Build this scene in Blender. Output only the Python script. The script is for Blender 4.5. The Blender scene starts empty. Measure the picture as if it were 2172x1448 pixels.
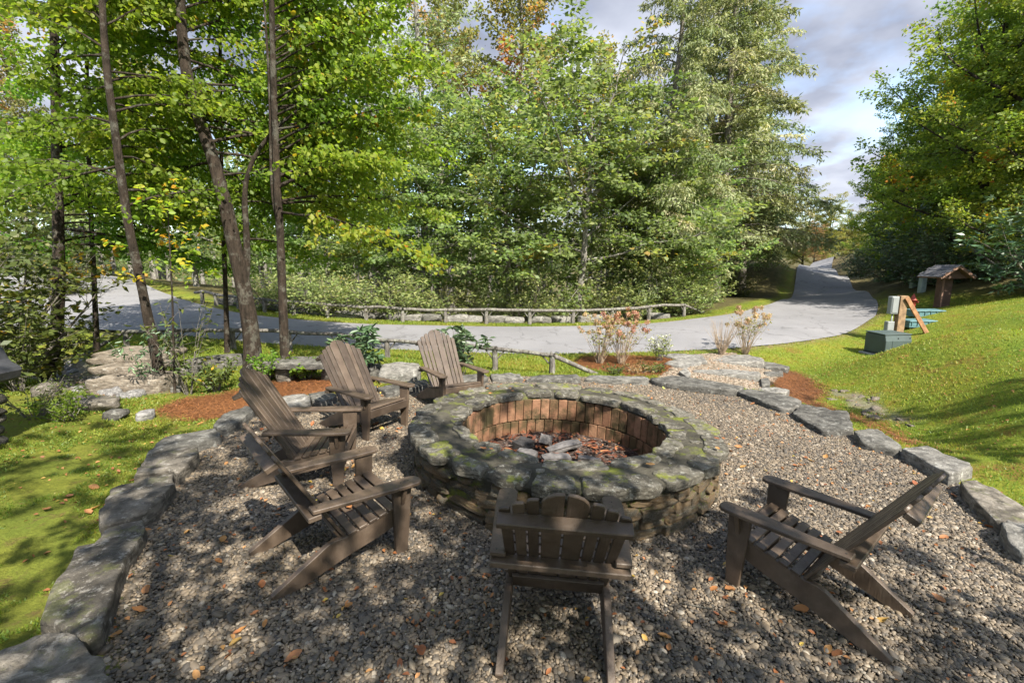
import bpy, bmesh, math, random
import numpy as np
from mathutils import Vector, Matrix, noise as mnoise

# ------------------------------------------------------------------ camera, sky, sun, exposure
SC = bpy.context.scene
CAMH, PITCH, FPX = 2.128, math.radians(9.016), 981.84          # eye height, downward tilt, focal length in photo pixels
cam_d = bpy.data.cameras.new('camera')
cam_d.sensor_width = 36.0
cam_d.lens = FPX / 2172 * 36.0
cam_d.clip_start = 0.05
cam_d.clip_end = 3000
cam = bpy.data.objects.new('camera', cam_d)
SC.collection.objects.link(cam)
cam.location = (0, 0, CAMH)
cam.rotation_euler = (math.pi / 2 - PITCH, 0, 0)
SC.camera = cam

SUN = Vector((0.42, -0.65, 0.80)).normalized()                 # direction towards the sun
world = bpy.data.worlds.new('World')
SC.world = world
world.use_nodes = True
wt = world.node_tree
wt.nodes.clear()
def wn(t, **kw):
    n = wt.nodes.new(t)
    for k, v in kw.items():
        setattr(n, k, v)
    return n
sky = wn('ShaderNodeTexSky', sky_type='NISHITA', sun_disc=False)
sky.sun_elevation = math.asin(SUN.z)
sky.sun_rotation = math.atan2(SUN.x, SUN.y)
sky.air_density, sky.dust_density, sky.ozone_density = 1.0, 1.2, 1.0
tc = wn('ShaderNodeTexCoord')
sep = wn('ShaderNodeSeparateXYZ')
wt.links.new(tc.outputs['Generated'], sep.inputs[0])
zc = wn('ShaderNodeMath', operation='MAXIMUM'); wt.links.new(sep.outputs[2], zc.inputs[0]); zc.inputs[1].default_value = 0.0
za = wn('ShaderNodeMath', operation='ADD'); wt.links.new(zc.outputs[0], za.inputs[0]); za.inputs[1].default_value = 0.22
dx = wn('ShaderNodeMath', operation='DIVIDE'); wt.links.new(sep.outputs[0], dx.inputs[0]); wt.links.new(za.outputs[0], dx.inputs[1])
dy = wn('ShaderNodeMath', operation='DIVIDE'); wt.links.new(sep.outputs[1], dy.inputs[0]); wt.links.new(za.outputs[0], dy.inputs[1])
cmb = wn('ShaderNodeCombineXYZ'); wt.links.new(dx.outputs[0], cmb.inputs[0]); wt.links.new(dy.outputs[0], cmb.inputs[1])
cmb.inputs[2].default_value = 3.7
n1 = wn('ShaderNodeTexNoise'); n1.inputs['Scale'].default_value = 1.15; n1.inputs['Detail'].default_value = 7; n1.inputs['Roughness'].default_value = 0.52
wt.links.new(cmb.outputs[0], n1.inputs['Vector'])
r1 = wn('ShaderNodeValToRGB'); r1.color_ramp.elements[0].position = 0.39; r1.color_ramp.elements[1].position = 0.54
wt.links.new(n1.outputs['Fac'], r1.inputs[0])
n2 = wn('ShaderNodeTexNoise'); n2.inputs['Scale'].default_value = 1.9; n2.inputs['Detail'].default_value = 5
wt.links.new(cmb.outputs[0], n2.inputs['Vector'])
r2 = wn('ShaderNodeValToRGB')
r2.color_ramp.elements[0].position = 0.36; r2.color_ramp.elements[0].color = (0.75, 0.85, 1.15, 1)
r2.color_ramp.elements[1].position = 0.66; r2.color_ramp.elements[1].color = (2.1, 2.2, 2.5, 1)
wt.links.new(n2.outputs['Fac'], r2.inputs[0])
mx = wn('ShaderNodeMix', data_type='RGBA')
wt.links.new(r1.outputs[0], mx.inputs[0]); wt.links.new(sky.outputs[0], mx.inputs[6]); wt.links.new(r2.outputs[0], mx.inputs[7])
bg = wn('ShaderNodeBackground'); bg.inputs[1].default_value = 0.15
wt.links.new(mx.outputs[2], bg.inputs[0])
wo = wn('ShaderNodeOutputWorld'); wt.links.new(bg.outputs[0], wo.inputs[0])

sun_d = bpy.data.lights.new('sun', 'SUN')
sun_d.energy = 4.6
sun_d.angle = math.radians(0.53)
sun_d.color = (1.0, 0.93, 0.82)
sun = bpy.data.objects.new('sun', sun_d)
SC.collection.objects.link(sun)
sun.rotation_euler = SUN.to_track_quat('Z', 'Y').to_euler()
sun.location = SUN * 60

SC.view_settings.view_transform = 'Standard'
SC.view_settings.look = 'None'
SC.view_settings.gamma = 1.0
SC.view_settings.exposure = 1.6
SC.view_settings.use_curve_mapping = False
SC.render.engine = 'CYCLES'
SC.cycles.max_bounces = 6
SC.cycles.diffuse_bounces = 3
SC.cycles.glossy_bounces = 2
SC.cycles.transmission_bounces = 4
SC.cycles.transparent_max_bounces = 6

# ------------------------------------------------------------------ small helpers
COL = SC.collection
RNG = np.random.default_rng(11)
random.seed(5)
PI = math.pi

def tag(o, label=None, cat=None, group=None, kind=None):
    if label: o['label'] = label
    if cat: o['category'] = cat
    if group: o['group'] = group
    if kind: o['kind'] = kind
    return o

def empty(name, loc=(0, 0, 0), rz=0.0):
    o = bpy.data.objects.new(name, None)
    o.empty_display_size = 0.1
    COL.objects.link(o)
    o.location = loc
    o.rotation_euler = (0, 0, rz)
    return o

def link(name, me, parent=None, loc=None, rot=None, scale=None, kind=None):
    o = bpy.data.objects.new(name, me)
    COL.objects.link(o)
    if parent is not None: o.parent = parent
    if loc is not None: o.location = loc
    if rot is not None: o.rotation_euler = rot
    if scale is not None: o.scale = scale if hasattr(scale, '__len__') else (scale,) * 3
    if kind: o['kind'] = kind
    return o

class MB:
    """collects polygons into one mesh"""
    def __init__(s):
        s.V, s.F, s.n, s.T = [], [], 0, []
    def add(s, V, F, tone=None):
        V = np.asarray(V, float).reshape(-1, 3)
        F = np.asarray(F, int)
        s.V.append(V); s.F.append(F + s.n); s.n += len(V)
        s.T.append(np.full(len(F), 0.5) if tone is None else np.asarray(tone, float) * np.ones(len(F)))
    def tube(s, P, R, k=6, cap=True):
        P = np.asarray(P, float); R = np.asarray(R, float) * np.ones(len(P))
        D = np.gradient(P, axis=0); D /= np.linalg.norm(D, axis=1)[:, None] + 1e-12
        ref = np.array([0., 0., 1.]) if abs(D[:, 2]).mean() < 0.8 else np.array([1., 0., 0.])
        A = np.cross(D, ref); A /= np.linalg.norm(A, axis=1)[:, None] + 1e-12
        B = np.cross(D, A)
        a = np.arange(k) * 2 * PI / k
        V = P[:, None] + R[:, None, None] * (np.cos(a)[None, :, None] * A[:, None] + np.sin(a)[None, :, None] * B[:, None])
        n = len(P)
        i = np.arange(n - 1)[:, None] * k; j = np.arange(k)[None]; j2 = (j + 1) % k
        F = np.stack([i + j, i + k + j, i + k + j2, i + j2], -1).reshape(-1, 4)
        s.add(V.reshape(-1, 3), F)
        if cap:
            b = s.n - n * k
            s.F.append(np.array([list(range(b + k - 1, b - 1, -1))])); s.T.append(np.array([.5]))
            s.F.append(np.array([list(range(b + (n - 1) * k, b + n * k))])); s.T.append(np.array([.5]))
    def mesh(s, name, mat=None, smooth=True, tone=False):
        me = bpy.data.meshes.new(name)
        V = np.concatenate(s.V)
        lt = np.concatenate([np.full(len(f), f.shape[1]) for f in s.F])
        lv = np.concatenate([f.reshape(-1) for f in s.F])
        me.vertices.add(len(V)); me.vertices.foreach_set('co', V.reshape(-1))
        me.loops.add(len(lv)); me.loops.foreach_set('vertex_index', lv.astype(np.int32))
        me.polygons.add(len(lt))
        me.polygons.foreach_set('loop_start', np.concatenate([[0], np.cumsum(lt)[:-1]]).astype(np.int32))
        if smooth: me.polygons.foreach_set('use_smooth', np.ones(len(lt), bool))
        if tone:
            at = me.attributes.new('tone', 'FLOAT', 'FACE')
            at.data.foreach_set('value', np.concatenate(s.T).astype(np.float32))
        me.update(calc_edges=True)
        if mat: me.materials.append(mat)
        return me

def bm_mesh(name, bm, mat=None, smooth=False):
    me = bpy.data.meshes.new(name)
    bm.normal_update()
    bm.to_mesh(me); bm.free()
    if smooth: me.polygons.foreach_set('use_smooth', np.ones(len(me.polygons), bool))
    if mat: me.materials.append(mat)
    return me

def box_mesh(name, d, mat, bev=0.004, seg=1, taper=None):
    bm = bmesh.new()
    bmesh.ops.create_cube(bm, size=1.0)
    for v in bm.verts:
        v.co.x *= d[0]; v.co.y *= d[1]; v.co.z *= d[2]
        if taper and v.co.z < 0:
            v.co.x *= taper[0]; v.co.y *= taper[1]
    if bev: bmesh.ops.bevel(bm, geom=bm.edges[:], offset=bev, segments=seg, affect='EDGES', profile=0.5)
    return bm_mesh(name, bm, mat)

def prism_mesh(name, outline, thick, mat, bev=0.004, axis='x'):
    """outline: list of (a,b); extruded symmetrically along the axis"""
    bm = bmesh.new()
    def P(a, b, t):
        return {'x': (t, a, b), 'y': (a, t, b), 'z': (a, b, t)}[axis]
    v0 = [bm.verts.new(P(a, b, -thick / 2)) for a, b in outline]
    v1 = [bm.verts.new(P(a, b, thick / 2)) for a, b in outline]
    bm.faces.new(v0[::-1]); bm.faces.new(v1)
    n = len(outline)
    for i in range(n):
        bm.faces.new((v0[i], v0[(i + 1) % n], v1[(i + 1) % n], v1[i]))
    bmesh.ops.recalc_face_normals(bm, faces=bm.faces[:])
    if bev:
        es = [e for e in bm.edges if e.calc_face_angle(0) > 0.5]
        bmesh.ops.bevel(bm, geom=es, offset=bev, segments=1, affect='EDGES', profile=0.5)
    return bm_mesh(name, bm, mat)

# ------------------------------------------------------------------ materials
class NT:
    def __init__(s, name):
        s.m = bpy.data.materials.new(name); s.m.use_nodes = True
        s.t = s.m.node_tree; s.t.nodes.clear()
        s.out = s.n('ShaderNodeOutputMaterial')
    def n(s, t, **kw):
        nd = s.t.nodes.new(t)
        for k, v in kw.items(): setattr(nd, k, v)
        return nd
    def l(s, a, b): s.t.links.new(a, b)
    def coord(s, kind='Object', rand=True):
        tc = s.n('ShaderNodeTexCoord')
        if not rand: return tc.outputs[kind]
        oi = s.n('ShaderNodeObjectInfo')
        mu = s.n('ShaderNodeMath', operation='MULTIPLY'); s.l(oi.outputs['Random'], mu.inputs[0]); mu.inputs[1].default_value = 37.0
        ad = s.n('ShaderNodeVectorMath', operation='ADD'); s.l(tc.outputs[kind], ad.inputs[0]); s.l(mu.outputs[0], ad.inputs[1])
        return ad.outputs[0]
    def noise(s, vec, scale, detail=5, rough=0.6, lo=0.35, hi=0.65, stretch=None):
        if stretch:
            mp = s.n('ShaderNodeMapping'); mp.inputs['Scale'].default_value = stretch; s.l(vec, mp.inputs[0]); vec = mp.outputs[0]
        t = s.n('ShaderNodeTexNoise'); t.inputs['Scale'].default_value = scale; t.inputs['Detail'].default_value = detail; t.inputs['Roughness'].default_value = rough
        s.l(vec, t.inputs['Vector'])
        mr = s.n('ShaderNodeMapRange'); mr.inputs[1].default_value = lo; mr.inputs[2].default_value = hi
        s.l(t.outputs['Fac'], mr.inputs[0])
        return mr.outputs[0]
    def mix(s, f, a, b, mode='MIX'):
        m = s.n('ShaderNodeMix', data_type='RGBA', blend_type=mode)
        for i, v in ((0, f), (6, a), (7, b)):
            if hasattr(v, 'links'): s.l(v, m.inputs[i])
            elif i == 0: m.inputs[0].default_value = v
            else: m.inputs[i].default_value = (*v, 1)
        return m.outputs[2]
    def math(s, op, a, b):
        m = s.n('ShaderNodeMath', operation=op)
        for i, v in ((0, a), (1, b)):
            if hasattr(v, 'links'): s.l(v, m.inputs[i])
            else: m.inputs[i].default_value = v
        return m.outputs[0]
    def ramp(s, f, stops):
        r = s.n('ShaderNodeValToRGB'); e = r.color_ramp.elements
        while len(e) < len(stops): e.new(0.5)
        for x, (p, c) in zip(e, stops): x.position = p; x.color = (*c, 1)
        s.l(f, r.inputs[0]); return r.outputs[0]
    def attr(s, name, kind='GEOMETRY'):
        a = s.n('ShaderNodeAttribute', attribute_name=name, attribute_type=kind)
        return a.outputs['Fac']
    def up(s):
        g = s.n('ShaderNodeNewGeometry'); x = s.n('ShaderNodeSeparateXYZ'); s.l(g.outputs['Normal'], x.inputs[0]); return x.outputs[2]
    def done(s, col, rough=0.8, bump=None, spec=0.35, metal=0.0, trans=None):
        p = s.n('ShaderNodeBsdfPrincipled')
        if hasattr(col, 'links'): s.l(col, p.inputs['Base Color'])
        else: p.inputs['Base Color'].default_value = (*col, 1)
        if hasattr(rough, 'links'): s.l(rough, p.inputs['Roughness'])
        else: p.inputs['Roughness'].default_value = rough
        p.inputs['Specular IOR Level'].default_value = spec
        p.inputs['Metallic'].default_value = metal
        if bump:
            for h, st, di in bump:
                b = s.n('ShaderNodeBump'); b.inputs['Strength'].default_value = st; b.inputs['Distance'].default_value = di
                s.l(h, b.inputs['Height'])
                if p.inputs['Normal'].links: s.l(p.inputs['Normal'].links[0].from_socket, b.inputs['Normal'])
                s.l(b.outputs[0], p.inputs['Normal'])
        sh = p.outputs[0]
        if trans:
            tr = s.n('ShaderNodeBsdfTranslucent'); f, tint = trans
            if hasattr(col, 'links'): s.l(s.mix(1.0, col, tint, 'MULTIPLY'), tr.inputs[0])
            ms = s.n('ShaderNodeMixShader'); ms.inputs[0].default_value = f
            s.l(sh, ms.inputs[1]); s.l(tr.outputs[0], ms.inputs[2]); sh = ms.outputs[0]
        s.l(sh, s.out.inputs[0])
        return s.m

def leaf_mat(name, stops, trans=0.4, rough=0.5, spec=0.3):
    t = NT(name)
    c = t.ramp(t.attr('tone'), stops)
    oi = t.n('ShaderNodeObjectInfo')
    hs = t.n('ShaderNodeHueSaturation'); t.l(c, hs.inputs['Color'])
    t.l(t.math('MULTIPLY_ADD', oi.outputs['Random'], 0.03), hs.inputs['Hue'])
    hs.inputs['Hue'].links[0].from_node.inputs[2].default_value = 0.485
    mr = t.math('MULTIPLY_ADD', oi.outputs['Random'], 0.3); mr.node.inputs[2].default_value = 0.85
    t.l(mr, hs.inputs['Value'])
    return t.done(hs.outputs[0], rough, spec=spec, trans=(trans, (1.5, 1.55, 0.75)))

def simple(name, col, rough=0.6, var=0.25, scale=8.0, bump=0.0, spec=0.35, metal=0.0, bscale=40.0):
    t = NT(name); v = t.coord()
    c = t.mix(t.noise(v, scale), [x * (1 - var) for x in col], [min(1, x * (1 + var)) for x in col])
    b = [(t.noise(v, bscale), bump, 0.01)] if bump else None
    return t.done(c, rough, b, spec, metal)

def stone_mat(name, c1, c2, lichen=(0.42, 0.42, 0.38), moss=(0.11, 0.13, 0.02), lich=0.35, mossy=0.0, scale=3.0, sideocre=None):
    t = NT(name); v = t.coord()
    c = t.mix(t.noise(v, scale, 7), c1, c2)
    c = t.mix(t.noise(v, scale * 2.5, 6, 0.6, 0.42, 0.62, (1, 1, 4)), c, [x * 0.6 for x in c1])
    oi = t.n('ShaderNodeObjectInfo')
    if name in ('pit_cap_stone', 'edging_stone', 'lichen_boulder'):
        hs = t.n('ShaderNodeHueSaturation'); t.l(c, hs.inputs['Color']); mr = t.math('MULTIPLY_ADD', oi.outputs['Random'], 0.6); mr.node.inputs[2].default_value = 0.72
        t.l(mr, hs.inputs['Value']); c = hs.outputs[0]
    if sideocre:
        c = t.mix(t.math('MULTIPLY', t.noise(v, 1.2, 3, 0.5, 0.4, 0.6), 0.8), c, sideocre)
        hs = t.n('ShaderNodeHueSaturation'); t.l(c, hs.inputs['Color'])
        mr = t.math('MULTIPLY_ADD', oi.outputs['Random'], 0.7); mr.node.inputs[2].default_value = 0.6
        t.l(mr, hs.inputs['Value']); c = hs.outputs[0]
    c = t.mix(t.math('MULTIPLY', t.noise(v, scale * 4, 8, 0.7, 0.56, 0.62), lich), c, lichen)
    c = t.mix(t.math('MULTIPLY', t.noise(v, scale * 14, 4, 0.7, 0.55, 0.68), 0.45), c, [x * 0.45 for x in c1])
    c = t.mix(t.math('MULTIPLY', t.noise(v, scale * 9 + 3, 5, 0.7, 0.6, 0.66), lich), c, lichen)
    if mossy:
        up = t.n('ShaderNodeMapRange'); up.inputs[1].default_value = 0.1; up.inputs[2].default_value = 0.8; t.l(t.up(), up.inputs[0])
        mf = t.math('MULTIPLY', t.noise(v, 3.6, 8, 0.75, 0.54, 0.6), t.math('MULTIPLY', up.outputs[0], mossy))
        c = t.mix(mf, c, moss)
    return t.done(c, 0.88, [(t.noise(v, scale * 3, 8, 0.65, 0.2, 0.8), 0.75, 0.02), (t.noise(v, scale * 11, 6, 0.7, 0.3, 0.7), 0.6, 0.008), (t.noise(v, 110, 4, 0.6), 0.4, 0.004)], 0.2)

G = {}
G['green'] = leaf_mat('leaf_green', [(0, (0.085, 0.165, 0.022)), (0.45, (0.165, 0.26, 0.032)), (0.8, (0.27, 0.32, 0.042)), (0.96, (0.42, 0.3, 0.03)), (1, (0.44, 0.2, 0.025))], 0.6)
G['birch'] = leaf_mat('leaf_birch', [(0, (0.09, 0.15, 0.05)), (0.5, (0.175, 0.245, 0.09)), (0.9, (0.27, 0.315, 0.125)), (1, (0.35, 0.27, 0.06))], 0.5)
G['khaki'] = leaf_mat('leaf_khaki', [(0, (0.135, 0.165, 0.053)), (0.55, (0.240, 0.255, 0.090)), (0.85, (0.360, 0.270, 0.090)), (1, (0.510, 0.225, 0.075))], 0.35)
G['bank'] = leaf_mat('leaf_bank', [(0, (0.08, 0.15, 0.03)), (0.45, (0.16, 0.235, 0.038)), (0.85, (0.30, 0.33, 0.045)), (0.97, (0.44, 0.33, 0.03)), (1, (0.5, 0.2, 0.03))], 0.45)
G['needle'] = leaf_mat('needle_hemlock', [(0, (0.121, 0.172, 0.078)), (0.5, (0.224, 0.259, 0.121)), (0.85, (0.345, 0.345, 0.190)), (1, (0.466, 0.414, 0.276))], 0.25, 0.7)
G['rhodo'] = leaf_mat('leaf_rhododendron', [(0, (0.041, 0.081, 0.036)), (0.6, (0.081, 0.139, 0.065)), (1, (0.163, 0.211, 0.098))], 0.15, 0.35, 0.5)
G['hedge'] = leaf_mat('leaf_hedge', [(0, (0.108, 0.149, 0.047)), (0.6, (0.189, 0.230, 0.074)), (1, (0.297, 0.297, 0.121))], 0.3)
G['dark'] = leaf_mat('leaf_dark', [(0, (0.042, 0.066, 0.018)), (0.6, (0.084, 0.108, 0.024)), (0.92, (0.144, 0.156, 0.030)), (1, (0.384, 0.240, 0.024))], 0.35)
G['yellow'] = leaf_mat('leaf_yellow', [(0, (0.13, 0.15, 0.03)), (0.6, (0.22, 0.22, 0.05)), (1, (0.34, 0.22, 0.06))], 0.35)
G['rust'] = leaf_mat('leaf_rust', [(0, (0.16, 0.11, 0.05)), (0.6, (0.27, 0.17, 0.08)), (1, (0.34, 0.2, 0.1))], 0.3)
G['grass'] = leaf_mat('grass_blades', [(0, (0.07, 0.135, 0.02)), (0.4, (0.14, 0.205, 0.028)), (0.75, (0.23, 0.25, 0.036)), (1, (0.26, 0.185, 0.045))], 0.4)
G['litter'] = leaf_mat('leaf_litter', [(0, (0.12, 0.05, 0.025)), (0.4, (0.27, 0.11, 0.04)), (0.75, (0.38, 0.2, 0.08)), (0.92, (0.42, 0.32, 0.06)), (1, (0.2, 0.24, 0.05))], 0.2, 0.6)

def bark_mat(name, c1, c2, lich=0.3):
    t = NT(name); v = t.coord()
    c = t.mix(t.noise(v, 14, 6, 0.65, 0.35, 0.65, (1, 1, 0.25)), c1, c2)
    c = t.mix(t.math('MULTIPLY', t.noise(v, 5, 6, 0.7, 0.52, 0.6), lich), c, (0.33, 0.34, 0.28))
    return t.done(c, 0.9, [(t.noise(v, 26, 6, 0.7, 0.3, 0.7, (1, 1, 0.22)), 0.9, 0.03)], 0.15)
G['bark'] = bark_mat('bark_brown', (0.018, 0.014, 0.010), (0.052, 0.039, 0.029), 0.16)
G['bark_grey'] = bark_mat('bark_grey', (0.11, 0.10, 0.085), (0.25, 0.235, 0.21), 0.5)
G['twig'] = bark_mat('bark_twig', (0.09, 0.08, 0.065), (0.2, 0.18, 0.15), 0.2)
G['log'] = bark_mat('weathered_log', (0.075, 0.066, 0.055), (0.22, 0.205, 0.185), 0.45)

G['slab'] = stone_mat('edging_stone', (0.08, 0.077, 0.068), (0.15, 0.143, 0.126), lichen=(0.33, 0.33, 0.3), lich=0.35)
G['slab_pale'] = stone_mat('pale_stone', (0.145, 0.138, 0.123), (0.245, 0.234, 0.21), lich=0.4)
G['boulder'] = stone_mat('lichen_boulder', (0.088, 0.078, 0.063), (0.175, 0.156, 0.128), lichen=(0.36, 0.34, 0.3), lich=0.4, mossy=0.3)
G['wallstone'] = stone_mat('pit_wall_stone', (0.09, 0.078, 0.058), (0.18, 0.163, 0.126), lich=0.35, mossy=0.9, scale=5.0, sideocre=(0.20, 0.13, 0.065))
G['capstone'] = stone_mat('pit_cap_stone', (0.09, 0.082, 0.064), (0.17, 0.157, 0.128), lichen=(0.34, 0.335, 0.29), moss=(0.17, 0.19, 0.02), lich=0.55, mossy=0.7, scale=5.0)
G['creek'] = stone_mat('creek_rock', (0.17, 0.165, 0.16), (0.33, 0.32, 0.305), lich=0.3)
G['field'] = stone_mat('brown_field_stone', (0.15, 0.125, 0.095), (0.25, 0.215, 0.17), lich=0.3)

t = NT('pit_mortar'); v = t.coord('Object', False)
c = t.mix(t.noise(v, 4, 6), (0.04, 0.037, 0.028), (0.085, 0.078, 0.06))
c = t.mix(t.math('MULTIPLY', t.noise(v, 2.3, 7, 0.7, 0.52, 0.62), 0.8), c, (0.13, 0.15, 0.02))
G['mortar'] = t.done(c, 0.95, [(t.noise(v, 9, 8, 0.7), 0.8, 0.02), (t.noise(v, 60, 3), 0.4, 0.006)], 0.15)

t = NT('fire_brick'); v = t.coord()
oi = t.n('ShaderNodeObjectInfo')
c = t.mix(oi.outputs['Random'], (0.175, 0.09, 0.05), (0.27, 0.155, 0.092))
c = t.mix(t.math('MULTIPLY', t.noise(v, 9, 6), 0.6), c, (0.13, 0.06, 0.035))
c = t.mix(t.math('MULTIPLY', t.noise(v, 2.4, 6, 0.7, 0.45, 0.6), 0.85), c, (0.05, 0.04, 0.018))
gp = t.n('ShaderNodeNewGeometry'); ps = t.n('ShaderNodeVectorMath', operation='SCALE'); t.l(gp.outputs['Position'], ps.inputs[0]); ps.inputs['Scale'].default_value = 1.0
c = t.mix(t.math('MULTIPLY', t.noise(ps.outputs[0], 2.2, 6, 0.7, 0.5, 0.6), 0.9), c, (0.04, 0.035, 0.016))
G['brick'] = t.done(c, 0.85, [(t.noise(v, 40, 5), 0.5, 0.006)], 0.2)

t = NT('chair_paint'); v = t.coord()
c = t.mix(t.noise(v, 6, 5), (0.048, 0.033, 0.022), (0.08, 0.058, 0.041))
c = t.mix(t.math('MULTIPLY', t.noise(v, 14, 5, 0.65, 0.55, 0.75), 0.35), c, (0.125, 0.10, 0.078))
oi = t.n('ShaderNodeObjectInfo'); hs = t.n('ShaderNodeHueSaturation'); t.l(c, hs.inputs['Color']); mr = t.n('ShaderNodeMapRange'); mr.inputs[3].default_value = .72; mr.inputs[4].default_value = 1.3; t.l(oi.outputs['Random'], mr.inputs[0]); t.l(mr.outputs[0], hs.inputs['Value']); c = hs.outputs[0]
G['chair'] = t.done(c, t.math('MULTIPLY_ADD', t.noise(v, 9), 0.2), [(t.noise(v, 22, 6, 0.65, 0.3, 0.7, (3, 3, 0.35)), 0.3, 0.004)], 0.4)
for nd in t.t.nodes:
    if nd.type == 'MATH' and nd.operation == 'MULTIPLY_ADD': nd.inputs[2].default_value = 0.42

G['screw'] = simple('screw_metal', (0.06, 0.055, 0.05), 0.4, metal=0.7)
t = NT('asphalt'); v = t.coord('Object', False)
c = t.mix(t.noise(v, 0.35, 6), (0.165, 0.164, 0.168), (0.215, 0.212, 0.216))
c = t.mix(t.math('MULTIPLY', t.noise(v, 90, 2, 0.5, 0.4, 0.6), 0.5), c, (0.105, 0.104, 0.106))
c = t.mix(t.math('MULTIPLY', t.noise(v, 0.9, 7, 0.7, 0.57, 0.66), 0.35), c, (0.15, 0.145, 0.14))
vr = t.n('ShaderNodeTexVoronoi', feature='DISTANCE_TO_EDGE'); vr.inputs['Scale'].default_value = .45
nz_ = t.n('ShaderNodeTexNoise'); nz_.inputs['Scale'].default_value = 2.0; nz_.inputs['Detail'].default_value = 5; t.l(v, nz_.inputs['Vector'])
av = t.n('ShaderNodeVectorMath', operation='MULTIPLY_ADD'); t.l(nz_.outputs['Color'], av.inputs[0]); av.inputs[1].default_value = (1.2, 1.2, 0); t.l(v, av.inputs[2]); t.l(av.outputs[0], vr.inputs['Vector'])
mr = t.n('ShaderNodeMapRange'); mr.inputs[1].default_value = .004; mr.inputs[2].default_value = .016; mr.inputs[3].default_value = .55; mr.inputs[4].default_value = 0; t.l(vr.outputs['Distance'], mr.inputs[0])
c = t.mix(mr.outputs[0], c, (0.07, 0.068, 0.066))
G['asphalt'] = t.done(c, 0.9, [(t.noise(v, 120, 2), 0.3, 0.004)], 0.2)

t = NT('pebble')
tn = t.attr('tone', 'INSTANCER')
c = t.ramp(tn, [(0, (0.034, 0.031, 0.027)), (0.3, (0.074, 0.062, 0.047)), (0.55, (0.135, 0.103, 0.068)), (0.8, (0.2, 0.16, 0.11)), (0.95, (0.31, 0.275, 0.22)), (1, (0.19, 0.095, 0.05))])
v = t.coord('Object', True)
c = t.mix(t.math('MULTIPLY', t.noise(v, 3, 3), 0.3), c, (0.09, 0.078, 0.064))
G['pebble'] = t.done(c, 0.62, None, 0.35)

G['char'] = simple('charred_wood', (0.03, 0.028, 0.027), 0.8, 0.5, 12, 0.6)
G['ashwood'] = simple('ash_grey_wood', (0.115, 0.108, 0.104), 0.9, 0.4, 10, 0.6)
G['transformer'] = simple('green_box_paint', (0.05, 0.07, 0.066), 0.5, 0.12, 2)
G['transformer_dark'] = simple('green_box_base', (0.02, 0.028, 0.028), 0.6, 0.15, 2)
G['concrete'] = simple('concrete_pad', (0.27, 0.26, 0.245), 0.9, 0.2, 6, 0.3)
G['treated'] = simple('treated_lumber', (0.27, 0.14, 0.065), 0.75, 0.3, 7, 0.25)
G['treated_old'] = simple('older_lumber', (0.20, 0.13, 0.07), 0.8, 0.35, 7, 0.25)
G['meter'] = simple('grey_meter_paint', (0.2, 0.215, 0.21), 0.5, 0.08, 3)
G['teal'] = simple('teal_lid_plastic', (0.075, 0.15, 0.16), 0.5, 0.25, 6)
G['red'] = simple('red_hydrant_paint', (0.30, 0.05, 0.035), 0.5, 0.15, 4)
G['kiosk'] = simple('brown_kiosk_paint', (0.085, 0.05, 0.036), 0.7, 0.25, 6, 0.2)
G['kiosk_light'] = simple('brown_trim_paint', (0.17, 0.10, 0.07), 0.7, 0.2, 6, 0.2)
G['shingle'] = simple('grey_shingle', (0.10, 0.10, 0.11), 0.9, 0.35, 25, 0.5)
G['pedestal'] = simple('grey_green_pedestal', (0.27, 0.32, 0.29), 0.6, 0.15, 4)
G['cover'] = simple('dark_grill_cover', (0.035, 0.036, 0.04), 0.5, 0.3, 5, 0.2)
G['straw_stem'] = simple('dry_stem', (0.30, 0.23, 0.16), 0.85, 0.3, 6)
G['dryflower'] = leaf_mat('dry_flower', [(0, (0.30, 0.2, 0.1)), (0.5, (0.42, 0.29, 0.16)), (1, (0.52, 0.36, 0.26))], 0.3)
G['pinkflower'] = leaf_mat('pink_dry_flower', [(0, (0.33, 0.16, 0.1)), (0.5, (0.44, 0.22, 0.15)), (1, (0.5, 0.33, 0.24))], 0.3)
G['whiteflower'] = leaf_mat('white_flower', [(0, (0.5, 0.5, 0.45)), (1, (0.75, 0.74, 0.7))], 0.3)

# ------------------------------------------------------------------ pixel rays and the lie of the land
cp, sp = math.cos(PITCH), math.sin(PITCH)
def ray(px, py):
    u = (px - 1086.0) / FPX; w = (py - 724.0) / FPX
    return np.array([u, cp - w * sp, -sp - w * cp])
def atY(px, py, Y):
    d = ray(px, py); return np.array([0, 0, CAMH]) + d * (Y / d[1])
def atZ(px, py, z):
    d = ray(px, py); return np.array([0, 0, CAMH]) + d * ((z - CAMH) / d[2])

ROLL = math.radians(2.272)                                       # the patio's cross fall
PM = Matrix.Translation((0, 0, CAMH)) @ Matrix.Rotation(ROLL, 4, Vector((0, cp, -sp))) @ Matrix.Translation((0, 0, -CAMH))
pn = PM.to_3x3() @ Vector((0, 0, 1)); p0 = PM @ Vector((0, 0, 0))
def plane_z(x, y):
    return p0.z - (pn.x * (x - p0.x) + pn.y * (y - p0.y)) / pn.z
def at_patio(px, py, h=0.0):
    d = ray(px, py); n = np.array(pn); q = np.array(p0) + n * h; o = np.array([0, 0, CAMH])
    return o + d * (((q - o) @ n) / (d @ n))

patio_px = [(228, 1448), (232, 1370), (262, 1230), (300, 1120), (345, 1060), (420, 955), (480, 905), (560, 868), (640, 850), (720, 835), (880, 818), (1040, 799), (1240, 799),
            (1380, 803), (1480, 822), (1590, 848), (1690, 873), (1800, 915), (1910, 955), (2010, 1010), (2060, 1060), (2172, 1170)]
PATIO = np.array([at_patio(*p)[:2] for p in patio_px] + [[4.6, 1.2], [3.5, -2.5], [-2.6, -2.5], [-1.9, 1.0]])

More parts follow.
